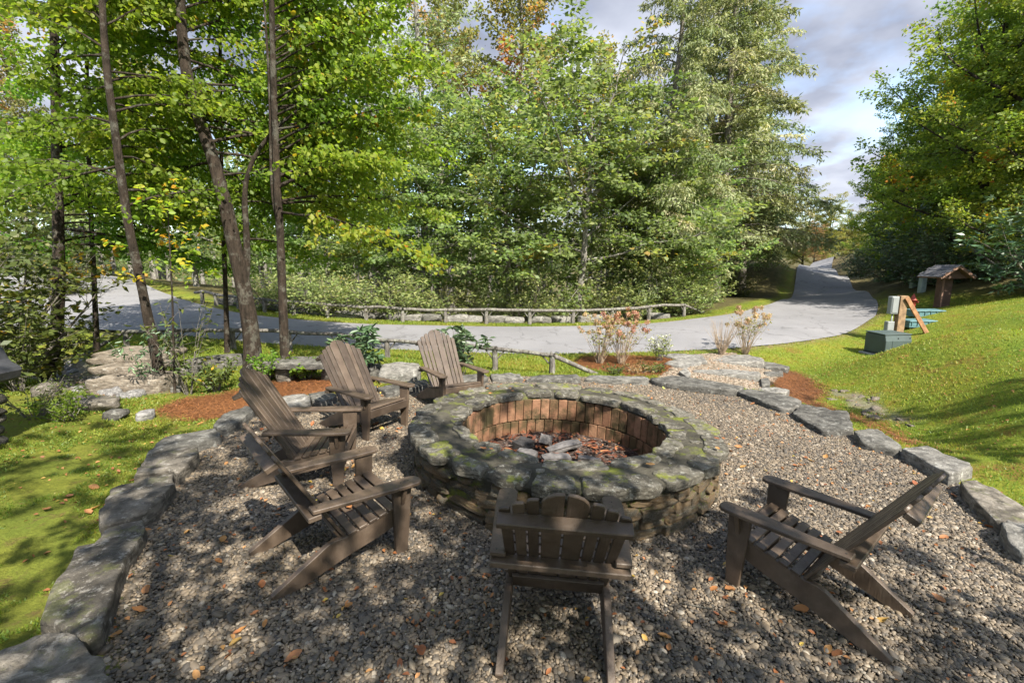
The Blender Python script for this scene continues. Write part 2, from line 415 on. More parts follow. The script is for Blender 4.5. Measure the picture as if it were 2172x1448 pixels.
ctrl = [atY(*c) for c in [
    # near edge and far edge of the road, left to right
    (-300, 700, 13.5), (0, 692, 13.8), (145, 694, 13.8), (246, 700, 13.4), (400, 712, 13.0), (563, 730, 12.5), (689, 736, 12.4), (808, 742, 12.3), (1000, 748, 12.2), (1250, 750, 12.2), (1400, 747, 12.5), (1500, 742, 13.0),
    (1619, 731, 13.6), (1688, 724, 14.1), (1757, 714, 14.9), (1826, 693, 16.6), (1857, 673, 18.6), (1864, 648, 21.5), (1854, 631, 26), (1809, 610, 36), (1754, 585, 62), (1778, 564, 110),
    (270, 590, 32), (330, 615, 24), (400, 640, 20), (506, 665, 17.8), (599, 675, 17.3), (748, 686, 17), (928, 690, 17), (1174, 692, 17), (1330, 688, 17.2), (1408, 684, 17.5), (1487, 674, 18.6), (1604, 655, 21), (1663, 635, 26), (1688, 612, 36), (1690, 586, 62),
    # lawn and near fence
    (271, 738, 12), (497, 741, 11.6), (822, 760, 10.8), (1049, 786, 10.1), (1171, 792, 9.8), (950, 780, 10.2), (700, 770, 10.6), (600, 800, 9.2), (535, 788, 9.4),
    # left bank and the dry creek
    (100, 1250, 2.9), (30, 1100, 3.5), (200, 960, 4.9), (60, 900, 5.6), (0, 860, 6.3), (300, 880, 6.5), (440, 870, 6.6), (345, 828, 8.1), (95, 808, 8.6), (250, 838, 9.6), (150, 800, 11.0), (215, 755, 11.6), (330, 757, 11.5), (450, 760, 11.0), (560, 850, 7.5), (-200, 800, 8.5), (-300, 900, 6),
    # path, bed, lawn and swale on the right
    (1300, 775, 11.0), (1450, 790, 10.0), (1600, 790, 10.2), (1540, 755, 12.2), (1660, 760, 12.6), (1700, 800, 11.3), (1760, 770, 12.6), (1720, 835, 9.8), (1800, 850, 9.0), (1880, 872, 8.2), (1960, 930, 6.9), (2060, 965, 6.0), (2172, 1010, 4.9), (2172, 1060, 4.3), (1845, 760, 12.4), (1930, 752, 13.6),
    # the mound
    (2172, 880, 5.9), (2172, 790, 7.0), (2172, 715, 8.6), (2050, 702, 9.6), (1960, 716, 10.2), (1900, 750, 10.0), (1990, 800, 8.6), (2080, 860, 6.9), (2172, 950, 5.2), (2400, 760, 7.5), (2400, 950, 5.0),
    # the bank behind it
    (1990, 651, 18.5), (1915, 668, 17.5), (2100, 668, 13.8), (2172, 645, 14.2), (1790, 590, 45), (1900, 608, 27)]]
ctrl += [np.array(c) for c in [(26, 22, 3.4), (34, 30, 5.0), (22, 40, 2.6), (30, 60, 4.0), (60, 60, 10), (100, 20, 14), (24, 10, 2.2), (30, -5, 2.5), (12, -6, .6), (6, -6, .1), (0, -6, .1), (-6, -6, .3), (-14, 0, .3), (-30, 5, .5), (-16, 8, -.1),
    (-5, 21.5, -.1), (2, 21.5, -.4), (7, 22, -.2), (-5, 32, -1.2), (4, 32, -1.4), (12, 36, -.2), (9, 25, .1), (12, 29.5, .2), (16, 40, .1), (8, 29, -.6), (20, 55, .4), (-12, 26, .6), (-25, 26, 1.6), (-40, 40, 2.0), (-60, 20, 2.0), (0, 60, -3), (-30, 70, -2), (20, 80, -.5), (120, 120, 12), (-150, 150, -2), (0, 200, -4), (150, 300, 6), (-300, 0, 3), (300, 0, 20), (-300, 300, 0), (300, 300, 10), (0, 500, 0), (0, -60, 2), (-100, -100, 4), (100, -100, 8), (-6, 1.2, .35), (-4.5, 2.4, .3)]]
for q in PATIO[:22]:
    ctrl.append(np.array([q[0], q[1], plane_z(*q)]))
ctrl = np.array(ctrl)
def tps_fit(P, Z, lam):
    d = np.linalg.norm(P[:, None] - P[None], axis=-1)
    K = d ** 2 * np.log(d + 1e-9) * 0.5; K[np.diag_indices(len(P))] = lam
    A = np.concatenate([np.ones((len(P), 1)), P], 1)
    M = np.block([[K, A], [A.T, np.zeros((3, 3))]])
    return np.linalg.solve(M, np.concatenate([Z, np.zeros(3)]))
S_ = 10.0
tw = tps_fit(ctrl[:, :2] / S_, ctrl[:, 2], 0.004)
def tps(x, y):
    P = np.stack([x, y], -1) / S_; out = np.empty(len(P))
    for i in range(0, len(P), 20000):
        q = P[i:i + 20000]
        d2 = ((q[:, None] - ctrl[None, :, :2] / S_) ** 2).sum(-1)
        out[i:i + 20000] = (d2 * np.log(d2 + 1e-16) * 0.25) @ tw[:-3] + tw[-3] + q @ tw[-2:]
    return out
def sdf(x, y, poly):
    """signed distance, negative inside"""
    x = np.asarray(x, float); y = np.asarray(y, float)
    d = np.full(x.shape, 1e9); s = np.zeros(x.shape, bool); n = len(poly)
    for i in range(n):
        a = poly[i]; b = poly[(i + 1) % n]; e = b - a; wx = x - a[0]; wy = y - a[1]
        t = np.clip((wx * e[0] + wy * e[1]) / (e @ e + 1e-12), 0, 1)
        d = np.minimum(d, np.hypot(wx - t * e[0], wy - t * e[1]))
        c = ((a[1] <= y) & (b[1] > y)) | ((b[1] <= y) & (a[1] > y))
        s ^= c & (x < a[0] + (y - a[1]) / (b[1] - a[1] + 1e-12) * e[0])
    return np.where(s, -d, d)
def sstep(a, b, x):
    t = np.clip((x - a) / (b - a), 0, 1); return t * t * (3 - 2 * t)
def wob(x, y, s, seed=0.0):
    """cheap smooth wobble in -1..1"""
    return (np.sin(x * s + 1.3 + seed) * np.cos(y * s * 1.13 + seed * 2.1) + 0.5 * np.sin(x * s * 2.3 + y * s * 1.7 + seed) + 0.35 * np.cos(x * s * 4.1 - y * s * 3.7 + seed * 3)) / 1.85
def terrain(x, y):
    x = np.atleast_1d(np.asarray(x, float)); y = np.atleast_1d(np.asarray(y, float))
    z = tps(x, y)
    d = sdf(x, y, PATIO)
    w = sstep(-0.02, 0.55, d)
    return plane_z(x, y) * (1 - w) + z * w
TS = np.concatenate([np.arange(1.5, 25, 0.1), np.arange(25, 160, 1.0)])
def ground(px, py):
    """where the line of sight of a photo pixel meets the land"""
    d = ray(px, py); P = np.array([0, 0, CAMH])[None] + d[None] * (TS / d[1])[:, None]
    g = P[:, 2] - terrain(P[:, 0], P[:, 1])
    k = np.argmax(g < 0)
    if g[k] >= 0: return P[-1]
    f = g[k - 1] / (g[k - 1] - g[k] + 1e-12) if k else 0
    q = P[k - 1] * (1 - f) + P[k] * f if k else P[0]
    return q
def gz(x, y): return float(terrain([x], [y])[0])
def onland(x, y, dz=0.0): return (x, y, gz(x, y) + dz)

near_e = [(-300, 700), (0, 692), (145, 694), (246, 700), (400, 712), (563, 730), (689, 736), (808, 742), (1000, 748), (1250, 750), (1400, 747), (1500, 742), (1619, 731), (1688, 724), (1757, 714), (1826, 693), (1857, 673), (1864, 648), (1854, 631), (1809, 610), (1754, 585), (1778, 564)]
nearY = [13.5, 13.8, 13.8, 13.4, 13.0, 12.5, 12.4, 12.3, 12.2, 12.2, 12.5, 13.0, 13.6, 14.1, 14.9, 16.6, 18.6, 21.5, 26, 36, 62, 110]
far_e = [(60, 575), (200, 583), (270, 590), (330, 615), (400, 640), (506, 665), (599, 675), (748, 686), (928, 690), (1050, 692), (1174, 692), (1330, 688), (1408, 684), (1487, 674), (1604, 655), (1663, 635), (1688, 612), (1690, 586), (1756, 565)]
farY = [42, 37, 32, 24, 20, 17.8, 17.3, 17, 17, 17, 17, 17.2, 17.5, 18.6, 21, 26, 36, 62, 110]
E1 = np.array([atY(*p, Y)[:2] for p, Y in zip(near_e, nearY)])
E2 = np.array([atY(*p, Y)[:2] for p, Y in zip(far_e, farY)])
E1 = np.concatenate([[[-34, 12]], E1]); E2 = np.concatenate([[[-48, 30]], E2])
def resample(P, n):
    for _ in range(2):                                           # corner cutting keeps the kerb lines smooth
        Q = np.concatenate([[P[0]], np.stack([P[:-1] * .75 + P[1:] * .25, P[:-1] * .25 + P[1:] * .75], 1).reshape(-1, P.shape[1]), [P[-1]]]); P = Q
    s = np.concatenate([[0], np.cumsum(np.linalg.norm(np.diff(P, axis=0), axis=1))])
    q = np.linspace(0, s[-1], n)
    return np.stack([np.interp(q, s, P[:, k]) for k in range(P.shape[1])], 1)
E1 = resample(E1, 400); E2 = resample(E2, 400)
ROADPOLY = np.concatenate([E1[::4], E2[::-4]])
path_px = [(1395, 802), (1425, 778), (1478, 762), (1470, 752), (1560, 748), (1560, 765), (1640, 775), (1650, 800), (1620, 828), (1560, 822), (1480, 806)]
PATH = np.array([ground(*p)[:2] for p in path_px])
STRAW = [np.array([ground(*p)[:2] for p in q]) for q in (
    [(340, 870), (390, 848), (470, 838), (560, 812), (640, 800), (700, 800), (760, 812), (700, 832), (600, 848), (540, 862), (460, 888), (390, 886)],
    [(1625, 776), (1690, 790), (1745, 830), (1730, 850), (1760, 868), (1870, 905), (1930, 940), (1880, 915), (1800, 880), (1690, 850), (1640, 822)],
    [(1215, 772), (1240, 758), (1330, 755), (1420, 760), (1445, 775), (1415, 797), (1340, 798), (1270, 786)])]
CREEK = np.array([ground(*p)[:2] for p in [(60, 800), (120, 765), (190, 752), (200, 790), (330, 800), (350, 828), (290, 848), (190, 838), (120, 820)]])
SWALE = np.array([ground(*p)[:2] for p in [(1735, 820), (1790, 832), (1870, 850), (1950, 880), (1935, 900), (1870, 890), (1790, 858)]])

def zones(x, y):
    nz = wob(x, y, 3.1); n2 = wob(x, y, 9.0, 2.0)
    z = {}
    z['gravel'] = np.maximum(sstep(0.03, -0.05, sdf(x, y, PATIO)), sstep(0.05, -0.1, sdf(x, y, PATH)))
    z['straw'] = np.zeros_like(x)
    for q in STRAW: z['straw'] = np.maximum(z['straw'], sstep(0.12, -0.18, sdf(x, y, q) + 0.12 * nz + 0.08 * n2))
    z['road'] = sdf(x, y, ROADPOLY)
    z['creek'] = np.maximum(sstep(0.2, -0.2, sdf(x, y, CREEK) + 0.2 * nz), 0.75 * sstep(0.1, -0.25, sdf(x, y, SWALE) + 0.25 * nz))
    fe = np.interp(x, E2[:, 0], E2[:, 1])                        # far side of the road
    z['forest'] = np.maximum(sstep(1.0, 2.2, y - fe + 0.4 * nz), np.maximum(sstep(1.5, 3.5, x - 15.5 - 0.22 * (y - 14) + 0.5 * nz) * (y > 9), (np.abs(x) + np.abs(y) > 140) * 1.0))
    z['moss'] = sstep(-1.2, -2.4, x + 0 * y) * sstep(10.5, 8.5, y)
    return z

PC = (0.605, 4.967); RO, RI, RH = 1.668, 1.098, 0.465          # fire pit: centre, radii, height
# ------------------------------------------------------------------ ground sheet
def lines(lo, hi, step, far, g):
    a = list(np.arange(lo, hi + 1e-6, step)); s = step
    while a[-1] < far: s *= g; a.append(a[-1] + s)
    s = step
    b = [lo]
    while b[-1] > -far: s *= g; b.append(b[-1] - s)
    return np.array(b[:0:-1] + a)
gx = lines(-8.5, 12.5, 0.1, 900, 1.06); gy = lines(1.4, 19.5, 0.1, 900, 1.06)
X, Y = np.meshgrid(gx, gy); xf, yf = X.ravel(), Y.ravel()
zf = terrain(xf, yf); Z = zones(xf, yf)
zf += 0.018 * wob(xf, yf, 2.2, 4.0) * (1 - Z['gravel']) + 0.008 * wob(xf, yf, 11.0, 1.0) * (1 - Z['gravel'])
spx = np.gradient(gx)[None, :] * np.ones((len(gy), 1)); spy = np.gradient(gy)[:, None] * np.ones((1, len(gx)))
spc = np.maximum(np.maximum(spx, spy).ravel() - .12, 0)          # wider margin where the sheet is coarser
zf -= (0.06 + .12 * np.minimum(spc, 3)) * sstep(0.03 + spc * 1.1, -0.06 + spc * .8, Z['road']) + 0.012 * Z['gravel']
pq = PM @ Vector((PC[0], PC[1], 0)); zf -= .35 * sstep(RI + .3, RI + .2, np.hypot(xf - pq.x, yf - pq.y))
far_r = np.hypot(xf, yf)
zf = np.where(far_r > 250, np.clip(zf, -8, 25), zf)
nx = len(gx); ny = len(gy)
i = (np.arange(ny - 1)[:, None] * nx + np.arange(nx - 1)[None]).ravel()
mb = MB(); mb.add(np.stack([xf, yf, zf], 1), np.stack([i, i + 1, i + nx + 1, i + nx], 1))

t = NT('ground_cover'); v = t.coord('Object', False)
g1 = t.mix(t.noise(v, 0.7, 6, 0.6, 0.3, 0.7), (0.11, 0.16, 0.02), (0.20, 0.22, 0.028))
g1 = t.mix(t.math('MULTIPLY', t.noise(v, 2.6, 7, 0.7, 0.5, 0.66), 0.8), g1, (0.235, 0.185, 0.03))
g1 = t.mix(t.math('MULTIPLY', t.noise(v, 1.3, 8, 0.75, 0.55, 0.64), 0.65), g1, (0.16, 0.095, 0.03))
g1 = t.mix(t.math('MULTIPLY', t.noise(v, 24, 4, 0.6, 0.48, 0.66), 0.6), g1, (0.05, 0.085, 0.012))
ms = t.mix(t.noise(v, 1.6, 7, 0.65, 0.35, 0.65), (0.125, 0.155, 0.024), (0.215, 0.215, 0.032))
ms = t.mix(t.math('MULTIPLY', t.noise(v, 3.2, 7, 0.75, 0.48, 0.6), 0.7), ms, (0.075, 0.095, 0.015))
ms = t.mix(t.math('MULTIPLY', t.noise(v, 5.5, 7, 0.75, 0.55, 0.64), 0.7), ms, (0.12, 0.075, 0.035))
ms = t.mix(t.math('MULTIPLY', t.noise(v, 40, 4, 0.6, 0.45, 0.7), 0.5), ms, (0.06, 0.075, 0.012))
c = t.mix(t.attr('moss'), g1, ms)
st = t.mix(t.noise(v, 26, 5, 0.7, 0.35, 0.65), (0.08, 0.046, 0.03), (0.165, 0.1, 0.065))
st = t.mix(t.math('MULTIPLY', t.noise(v, 3, 5), 0.4), st, (0.16, 0.075, 0.04))
c = t.mix(t.attr('straw'), c, st)
fo = t.mix(t.noise(v, 2.2, 8, 0.7), (0.055, 0.05, 0.022), (0.12, 0.105, 0.045))
c = t.mix(t.attr('forest'), c, fo)
cr = t.mix(t.noise(v, 6, 7, 0.7), (0.12, 0.095, 0.065), (0.27, 0.24, 0.2))
c = t.mix(t.attr('creek'), c, cr)
gr = t.mix(t.noise(v, 45, 3), (0.05, 0.043, 0.035), (0.13, 0.11, 0.09))
c = t.mix(t.attr('gravel'), c, gr)
vg = t.mix(t.noise(v, 8, 6, .7), (0.12, 0.085, 0.045), (0.23, 0.18, 0.10))
c = t.mix(t.math('MULTIPLY', t.attr('verge'), t.noise(v, 3, 6, .7, .3, .6)), c, vg)
G['ground'] = t.done(c, 0.95, [(t.noise(v, 9, 8, 0.7), 0.6, 0.05), (t.noise(v, 55, 5, 0.7), 0.6, 0.02)], 0.1)
me = mb.mesh('ground', G['ground'])
Z['verge'] = sstep(.45, .02, Z['road'])
for k in ('gravel', 'straw', 'forest', 'creek', 'moss', 'verge'):
    me.attributes.new(k, 'FLOAT', 'POINT').data.foreach_set('value', Z[k].astype(np.float32))
tag(link('ground', me), kind='structure')

# wooded ridge closing the horizon
mb = MB(); hx = np.linspace(-700, 700, 141); V = []
for k, f in enumerate([0, .45, .8, 1.0, .9]):
    top = 34 + 12 * wob(hx, 0 * hx, .009, 1.0) + 3 * wob(hx, 0 * hx, .06, 2.0)
    V.append(np.stack([hx, 300 + k * 45 + .0003 * hx ** 2, -10 + (top + 10) * f + (2 * wob(hx, 0 * hx + k, .12, k) if k else 0)], 1))
i = (np.arange(4)[:, None] * 141 + np.arange(140)[None]).ravel()
mb.add(np.concatenate(V), np.stack([i, i + 1, i + 142, i + 141], 1))
t = NT('distant_forest'); v = t.coord('Object', False)
c = t.mix(t.noise(v, .09, 8, .7), (0.05, 0.075, 0.03), (0.12, 0.135, 0.05))
c = t.mix(t.math('MULTIPLY', t.noise(v, .05, 6, .7, .52, .62), .6), c, (0.19, 0.13, 0.06))
G['hill'] = t.done(c, 1.0, [(t.noise(v, .25, 8, .7), 1.0, 4.0)], .05)
tag(link('hill', mb.mesh('hill', G['hill'])), kind='structure')
# road
mb = MB(); m = 14
s = np.linspace(0, 1, m)[None, :, None]
# pair up the two edges by walking the far edge to the nearest matching station
A1 = [E1[0]] + [atY(*q)[:2] for q in ((1250, 750, 12.2), (1688, 724, 14.1), (1857, 673, 18.6), (1854, 631, 26), (1809, 610, 36), (1754, 585, 62))] + [E1[-1]]
A2 = [E2[0]] + [atY(*q)[:2] for q in ((1174, 692, 17), (1408, 684, 17.5), (1604, 655, 21), (1663, 635, 26), (1688, 612, 36), (1690, 586, 62))] + [E2[-1]]
def anchored(E, A):
    ix = [int(np.argmin(np.hypot(*(E - q).T))) for q in A]; out = []
    for a_, b_, n in zip(ix[:-1], ix[1:], (120, 60, 40, 40, 40, 40, 60)):
        f = np.linspace(a_, b_, n, endpoint=False); out.append(np.stack([np.interp(f, np.arange(len(E)), E[:, c]) for c in (0, 1)], 1))
    return np.concatenate(out)
R1, R2 = anchored(E1, A1), anchored(E2, A2)
P = R1[:, None] * (1 - s) + R2[:, None] * s
px_, py_ = P[..., 0].ravel(), P[..., 1].ravel()
pz_ = terrain(px_, py_) + 0.004 + 0.02 * np.tile(4 * s[0, :, 0] * (1 - s[0, :, 0]), 400)
i = (np.arange(399)[:, None] * m + np.arange(m - 1)[None]).ravel()
mb.add(np.stack([px_, py_, pz_], 1), np.stack([i, i + m, i + m + 1, i + 1], 1)[:, ::-1])
tag(link('road', mb.mesh('road', G['asphalt'])), kind='structure')

# ------------------------------------------------------------------ stones
def fbm(P, f, seed=0.0):
    out = np.zeros(len(P)); a = 1.0; tot = 0
    for k in range(4):
        q = P * f + seed * 13.7 + k * 5.3
        out += a * np.array([mnoise.noise(Vector(p)) for p in q]); tot += a; a *= 0.5; f *= 2.1
    return out / tot

def slab_mesh(name, outline, zt, zb, seed, mat, rough=0.018, tilt=0.0, n=34, dome=0.0):
    """outline in local xy, star shaped about its centroid; top at zt, bottom at zb"""
    rg = np.random.default_rng(seed)
    O = np.asarray(outline, float)
    O = np.concatenate([O, O[:1]])
    s = np.concatenate([[0], np.cumsum(np.linalg.norm(np.diff(O, axis=0), axis=1))]); q = np.linspace(0, s[-1], n, endpoint=False)
    O = np.stack([np.interp(q, s, O[:, 0]), np.interp(q, s, O[:, 1])], 1)
    c = O.mean(0); size = np.abs(O - c).max()
    O = c + (O - c) * (1 + rg.normal(0, 0.018, n))[:, None]
    prof = [(0.97, zb), (1.02, zb * .5 + zt * .5), (1.0, zt - 0.022), (0.985, zt - 0.006), (0.955, zt), (0.82, zt), (0.62, zt), (0.42, zt), (0.22, zt)]
    V = []
    for k, (f, z) in enumerate(prof):
        r = c + (O - c) * f
        V.append(np.concatenate([r, np.full((n, 1), z)], 1))
    V.append(np.array([[c[0], c[1], zt]]))
    V = np.concatenate(V)
    nz = fbm(V, 1.3 / max(size, .2), seed); n2 = fbm(V + 7, 5.0 / max(size, .2), seed + 1)
    top = np.clip((V[:, 2] - zb) / (zt - zb), 0, 1)
    V[:, 2] += (nz * rough * 2 + n2 * rough * 0.8) * top + tilt * (V[:, 0] - c[0]) * top
    if dome:
        rr = np.linalg.norm(V[:, :2] - c, axis=1) / size
        V[:, 2] -= dome * np.clip(rr, 0, 1) ** 2 * top
    off = (V[:, :2] - c); off /= np.linalg.norm(off, axis=1)[:, None] + 1e-9
    V[:, :2] += off * (n2 * rough * 1.2)[:, None]
    F = []
    for k in range(len(prof) - 1):
        a = k * n + np.arange(n); b = k * n + (np.arange(n) + 1) % n
        F.append(np.stack([a, b, b + n, a + n], 1))
    mb = MB(); mb.add(V, np.concatenate(F))
    k = (len(prof) - 1) * n; a = k + np.arange(n); b = k + (np.arange(n) + 1) % n
    mb.F.append(np.stack([a, b, np.full(n, k + n)], 1)); mb.T.append(np.full(n, .5))
    return mb.mesh(name, mat)

def rock_mesh(name, d, seed, mat, cuts=5, rough=0.16, square=0.55):
    """an uneven block: between a box and an ellipsoid"""
    bm = bmesh.new(); bmesh.ops.create_cube(bm, size=2.0)
    bmesh.ops.subdivide_edges(bm, edges=bm.edges[:], cuts=cuts, use_grid_fill=True)
    V = np.array([v.co[:] for v in bm.verts])
    sph = V / np.linalg.norm(V, axis=1)[:, None]
    V = V * square + sph * (1 - square) * 1.15
    nn = fbm(V, 0.8, seed); n2 = fbm(V + 3, 2.2, seed + 2)
    V = V * (1 + rough * nn + rough * 0.5 * n2)[:, None]
    rg = np.random.default_rng(int(seed * 10) + 1)
    for _ in range(3):                                           # a few broken faces
        nrm = rg.normal(0, 1, 3); nrm /= np.linalg.norm(nrm); h = rg.uniform(.72, .95)
        dd = V @ nrm - h; V = V - np.clip(dd, 0, None)[:, None] * nrm * 0.85
    for v, q in zip(bm.verts, V): v.co = (q[0] * d[0] / 2, q[1] * d[1] / 2, q[2] * d[2] / 2)
    return bm_mesh(name, bm, mat, True)

ORD = ['first', 'second', 'third', 'fourth', 'fifth', 'sixth', 'seventh', 'eighth', 'ninth', 'tenth', 'eleventh', 'twelfth', 'thirteenth', 'fourteenth', 'fifteenth', 'sixteenth', 'seventeenth', 'eighteenth', 'nineteenth', 'twentieth', 'twenty-first', 'twenty-second', 'twenty-third', 'twenty-fourth', 'twenty-fifth', 'twenty-sixth']
edge = [
    ([(-30, 1370), (60, 1345), (128, 1333), (190, 1373), (226, 1416), (232, 1460), (200, 1510), (-30, 1540)], .26, 'boulder', 'rounded lichen boulder in the front left corner of the gravel', .03),
    ([(162, 1147), (209, 1140), (223, 1107), (299, 1095), (309, 1121), (266, 1188), (238, 1273), (209, 1354), (157, 1342), (86, 1316), (100, 1264), (143, 1197)], .13, 'boulder', 'longest grey edging slab, just beyond the rounded front left boulder', .02),
    ([(209, 1088), (238, 1031), (323, 1009), (366, 1002), (368, 1026), (333, 1069), (304, 1090), (214, 1105)], .15, 'boulder', None, .02),
    ([(285, 1004), (309, 964), (380, 945), (418, 943), (421, 964), (375, 1009), (366, 996)], .13, 'boulder', None, .02),
    ([(309, 958), (347, 926), (456, 907), (470, 924), (413, 942)], .12, 'slab', None, .015),
    ([(452, 900), (475, 878), (525, 858), (543, 866), (510, 893), (474, 912)], .12, 'slab', None, .012),
    ([(548, 862), (575, 846), (600, 848), (598, 860), (566, 872)], .09, 'slab', None, .012),
    ([(593, 842), (616, 835), (657, 837), (659, 852), (632, 856), (599, 852)], .16, 'slab_pale', None, .012),
    ([(655, 831), (694, 827), (715, 839), (690, 850), (661, 850)], .12, 'slab', None, .012),
    ([(722, 830), (770, 818), (800, 820), (790, 832), (740, 842)], .1, 'slab', None, .012),
    ([(800, 820), (835, 812), (905, 804), (912, 816), (823, 833)], .1, 'slab', None, .012),
    ([(918, 806), (960, 796), (1030, 793), (1034, 803), (930, 816)], .1, 'slab', None, .012),
    ([(1040, 791), (1102, 793), (1111, 803), (1043, 802)], .09, 'slab', None, .012),
    ([(1115, 802), (1128, 795), (1226, 796), (1232, 804), (1160, 806)], .09, 'slab', None, .012),
    ([(1239, 801), (1252, 794), (1373, 801), (1376, 808), (1300, 806)], .1, 'slab', None, .012),
    ([(1382, 797), (1426, 795), (1522, 812), (1577, 823), (1554, 828), (1458, 818), (1409, 811), (1384, 804)], .13, 'slab', 'long dark edging slab at the foot of the path to the road', .012),
    ([(1561, 826), (1587, 823), (1677, 841), (1701, 850), (1696, 860), (1668, 866), (1619, 851)], .12, 'slab', None, .012),
    ([(1680, 873), (1700, 855), (1748, 862), (1764, 871), (1799, 873), (1811, 910), (1748, 913)], .11, 'slab', 'broad kite shaped edging slab on the right of the gravel', .012),
    ([(1812, 913), (1861, 909), (1913, 946), (1906, 953), (1826, 933)], .13, 'slab', None, .02),
    ([(1911, 949), (1964, 946), (2058, 982), (2063, 992), (2015, 1004), (1960, 975)], .16, 'slab_pale', 'thick blocky pale edging stone on the right beside the lawn', .012),
    ([(2036, 1021), (2066, 1014), (2190, 1084), (2185, 1110), (2120, 1106), (2053, 1046)], .14, 'boulder', None, .02),
    ([(2123, 1112), (2140, 1100), (2172, 1106), (2215, 1130), (2215, 1168), (2172, 1165), (2140, 1142)], .16, 'slab_pale', 'last rounded edging stone at the right edge of the picture', .03)]
for k, (pts, h, mt, lab, dome) in enumerate(edge):
    h *= .85
    W = np.array([at_patio(px, py, h)[:2] for px, py in pts]); c = W.mean(0)
    zt = plane_z(*c) + h
    me = slab_mesh('edging_stone', W - c, h + .01, -0.14, 100 + k, G[mt], rough=0.02 if h < .2 else .05, dome=dome)
    o = link('edging_stone', me, loc=(c[0], c[1], plane_z(*c)))
    tag(o, lab or f'grey edging slab of the gravel circle, {ORD[k]} counted from the front left boulder', 'stone', 'stones edging the gravel')

# ------------------------------------------------------------------ fire pit
pit = empty('fire_pit'); pit.matrix_world = PM @ Matrix.Translation((PC[0], PC[1], 0))
tag(pit, 'large round fieldstone fire pit with mossy cap and brick lining', 'fire pit')
ng = 96; a = np.arange(ng) * 2 * PI / ng
def ringmesh(name, prof, mat, amp=0.0):
    mb = MB(); V = []
    for r, z in prof:
        w = 1 + amp * np.array([mnoise.noise(Vector((3 * math.cos(x), 3 * math.sin(x), z * 4 + r))) for x in a])
        V.append(np.stack([r * w * np.cos(a), r * w * np.sin(a), np.full(ng, z) + amp * .6 * np.array([mnoise.noise(Vector((5 * math.cos(x) * r, 5 * math.sin(x) * r, 9))) for x in a])], 1))
    F = []
    for k in range(len(prof) - 1):
        i = k * ng + np.arange(ng); j = k * ng + (np.arange(ng) + 1) % ng
        F.append(np.stack([i, j, j + ng, i + ng], 1))
    mb.add(np.concatenate(V), np.concatenate(F)); return mb.mesh(name, mat)
link('mortar_core', ringmesh('mortar_core', [(RO - .10, -.05), (RO - .10, .2), (RO - .085, .38), (RO - .05, RH - .03), (RO - .09, RH - .008), (1.5, RH - .003), (1.38, RH), (1.26, RH - .002), (RI + .07, RH - .01), (RI + .045, RH - .04), (RI + .05, .36), (RI + .06, .1), (RI + .06, -.14)][::-1], G['mortar'], 0.012), pit)
# outer wall: rough courses
wm = [rock_mesh('wall_stone', (1, 1, 1), 20 + k, G['wallstone'], 4, 0.15, 0.85) for k in range(9)]
for m_ in wm: m_.polygons.foreach_set('use_smooth', np.zeros(len(m_.polygons), bool))
rg = np.random.default_rng(3)
zc_ = 0.0; courses = [(0.08, 34), (0.068, 31), (0.086, 33), (0.06, 37), (0.075, 31)]
for ci, (hh, nn) in enumerate(courses):
    wts = rg.uniform(.55, 1.7, nn); wts /= wts.sum(); ang = rg.uniform(0, 1)
    for k in range(nn):
        da = wts[k] * 2 * PI; am = ang + da / 2; ang += da
        ht = hh * rg.uniform(.85, 1.22); dep = rg.uniform(.17, .21); rr = RO - .06 + rg.normal(0, .018) - dep / 2
        o = link('stone', wm[rg.integers(9)], pit, (rr * math.cos(am), rr * math.sin(am), zc_ + hh / 2 + rg.normal(0, .006)), (rg.normal(0, .06), rg.normal(0, .07), am + PI / 2 + (PI if rg.random() < .5 else 0)),
                 (da * (RO - .06) * .97, dep, ht * 1.05))
    zc_ += hh
# cap stones, two uneven rows bedded in mortar
rg = np.random.default_rng(8)
def capstone(a0, a1, r0, r1, seed, zlift, thick):
    n = 7; al = np.linspace(a0, a1, n)
    am = (a0 + a1) / 2; rm = (r0 + r1) / 2
    ro = r1 + rg.normal(0, .016, n); ri = r0 + rg.normal(0, .012, n)
    ro[[0, -1]] -= .03; ri[[0, -1]] += .022
    P = np.concatenate([np.stack([ro * np.cos(al), ro * np.sin(al)], 1), np.stack([ri * np.cos(al), ri * np.sin(al)], 1)[::-1]])
    c = np.array([rm * math.cos(am), rm * math.sin(am)])
    me = slab_mesh('capstone', P - c, 0.0, -thick, seed, G['capstone'], rough=0.007, n=30, tilt=rg.normal(0, .02), dome=.002)
    link('capstone', me, pit, (c[0], c[1], RH + zlift))
nn = 19; wts = rg.uniform(.5, 1.5, nn); wts /= wts.sum(); ang = 0.2; split = []
for k in range(nn):
    da = wts[k] * 2 * PI; rs = rg.uniform(1.36, 1.48); capstone(ang + .016, ang + da - .016, rs, RO + rg.normal(.0, .022), 300 + k, rg.uniform(.006, .03), rg.uniform(.07, .11)); ang += da
nn = 17; wts = rg.uniform(.6, 1.5, nn); wts /= wts.sum(); ang = 0.35
for k in range(nn):
    da = wts[k] * 2 * PI; rs = rg.uniform(1.22, 1.33); capstone(ang + .02, ang + da - .02, RI + rg.normal(0, .014), rs, 340 + k, rg.uniform(.004, .022), rg.uniform(.06, .08)); ang += da
for k in range(9):                                               # small filler stones in the mortar
    am = rg.uniform(0, 2 * PI); capstone(am, am + rg.uniform(.06, .12), 1.34 - rg.uniform(0, .03), 1.36 + rg.uniform(.02, .05), 380 + k, .008, .05)
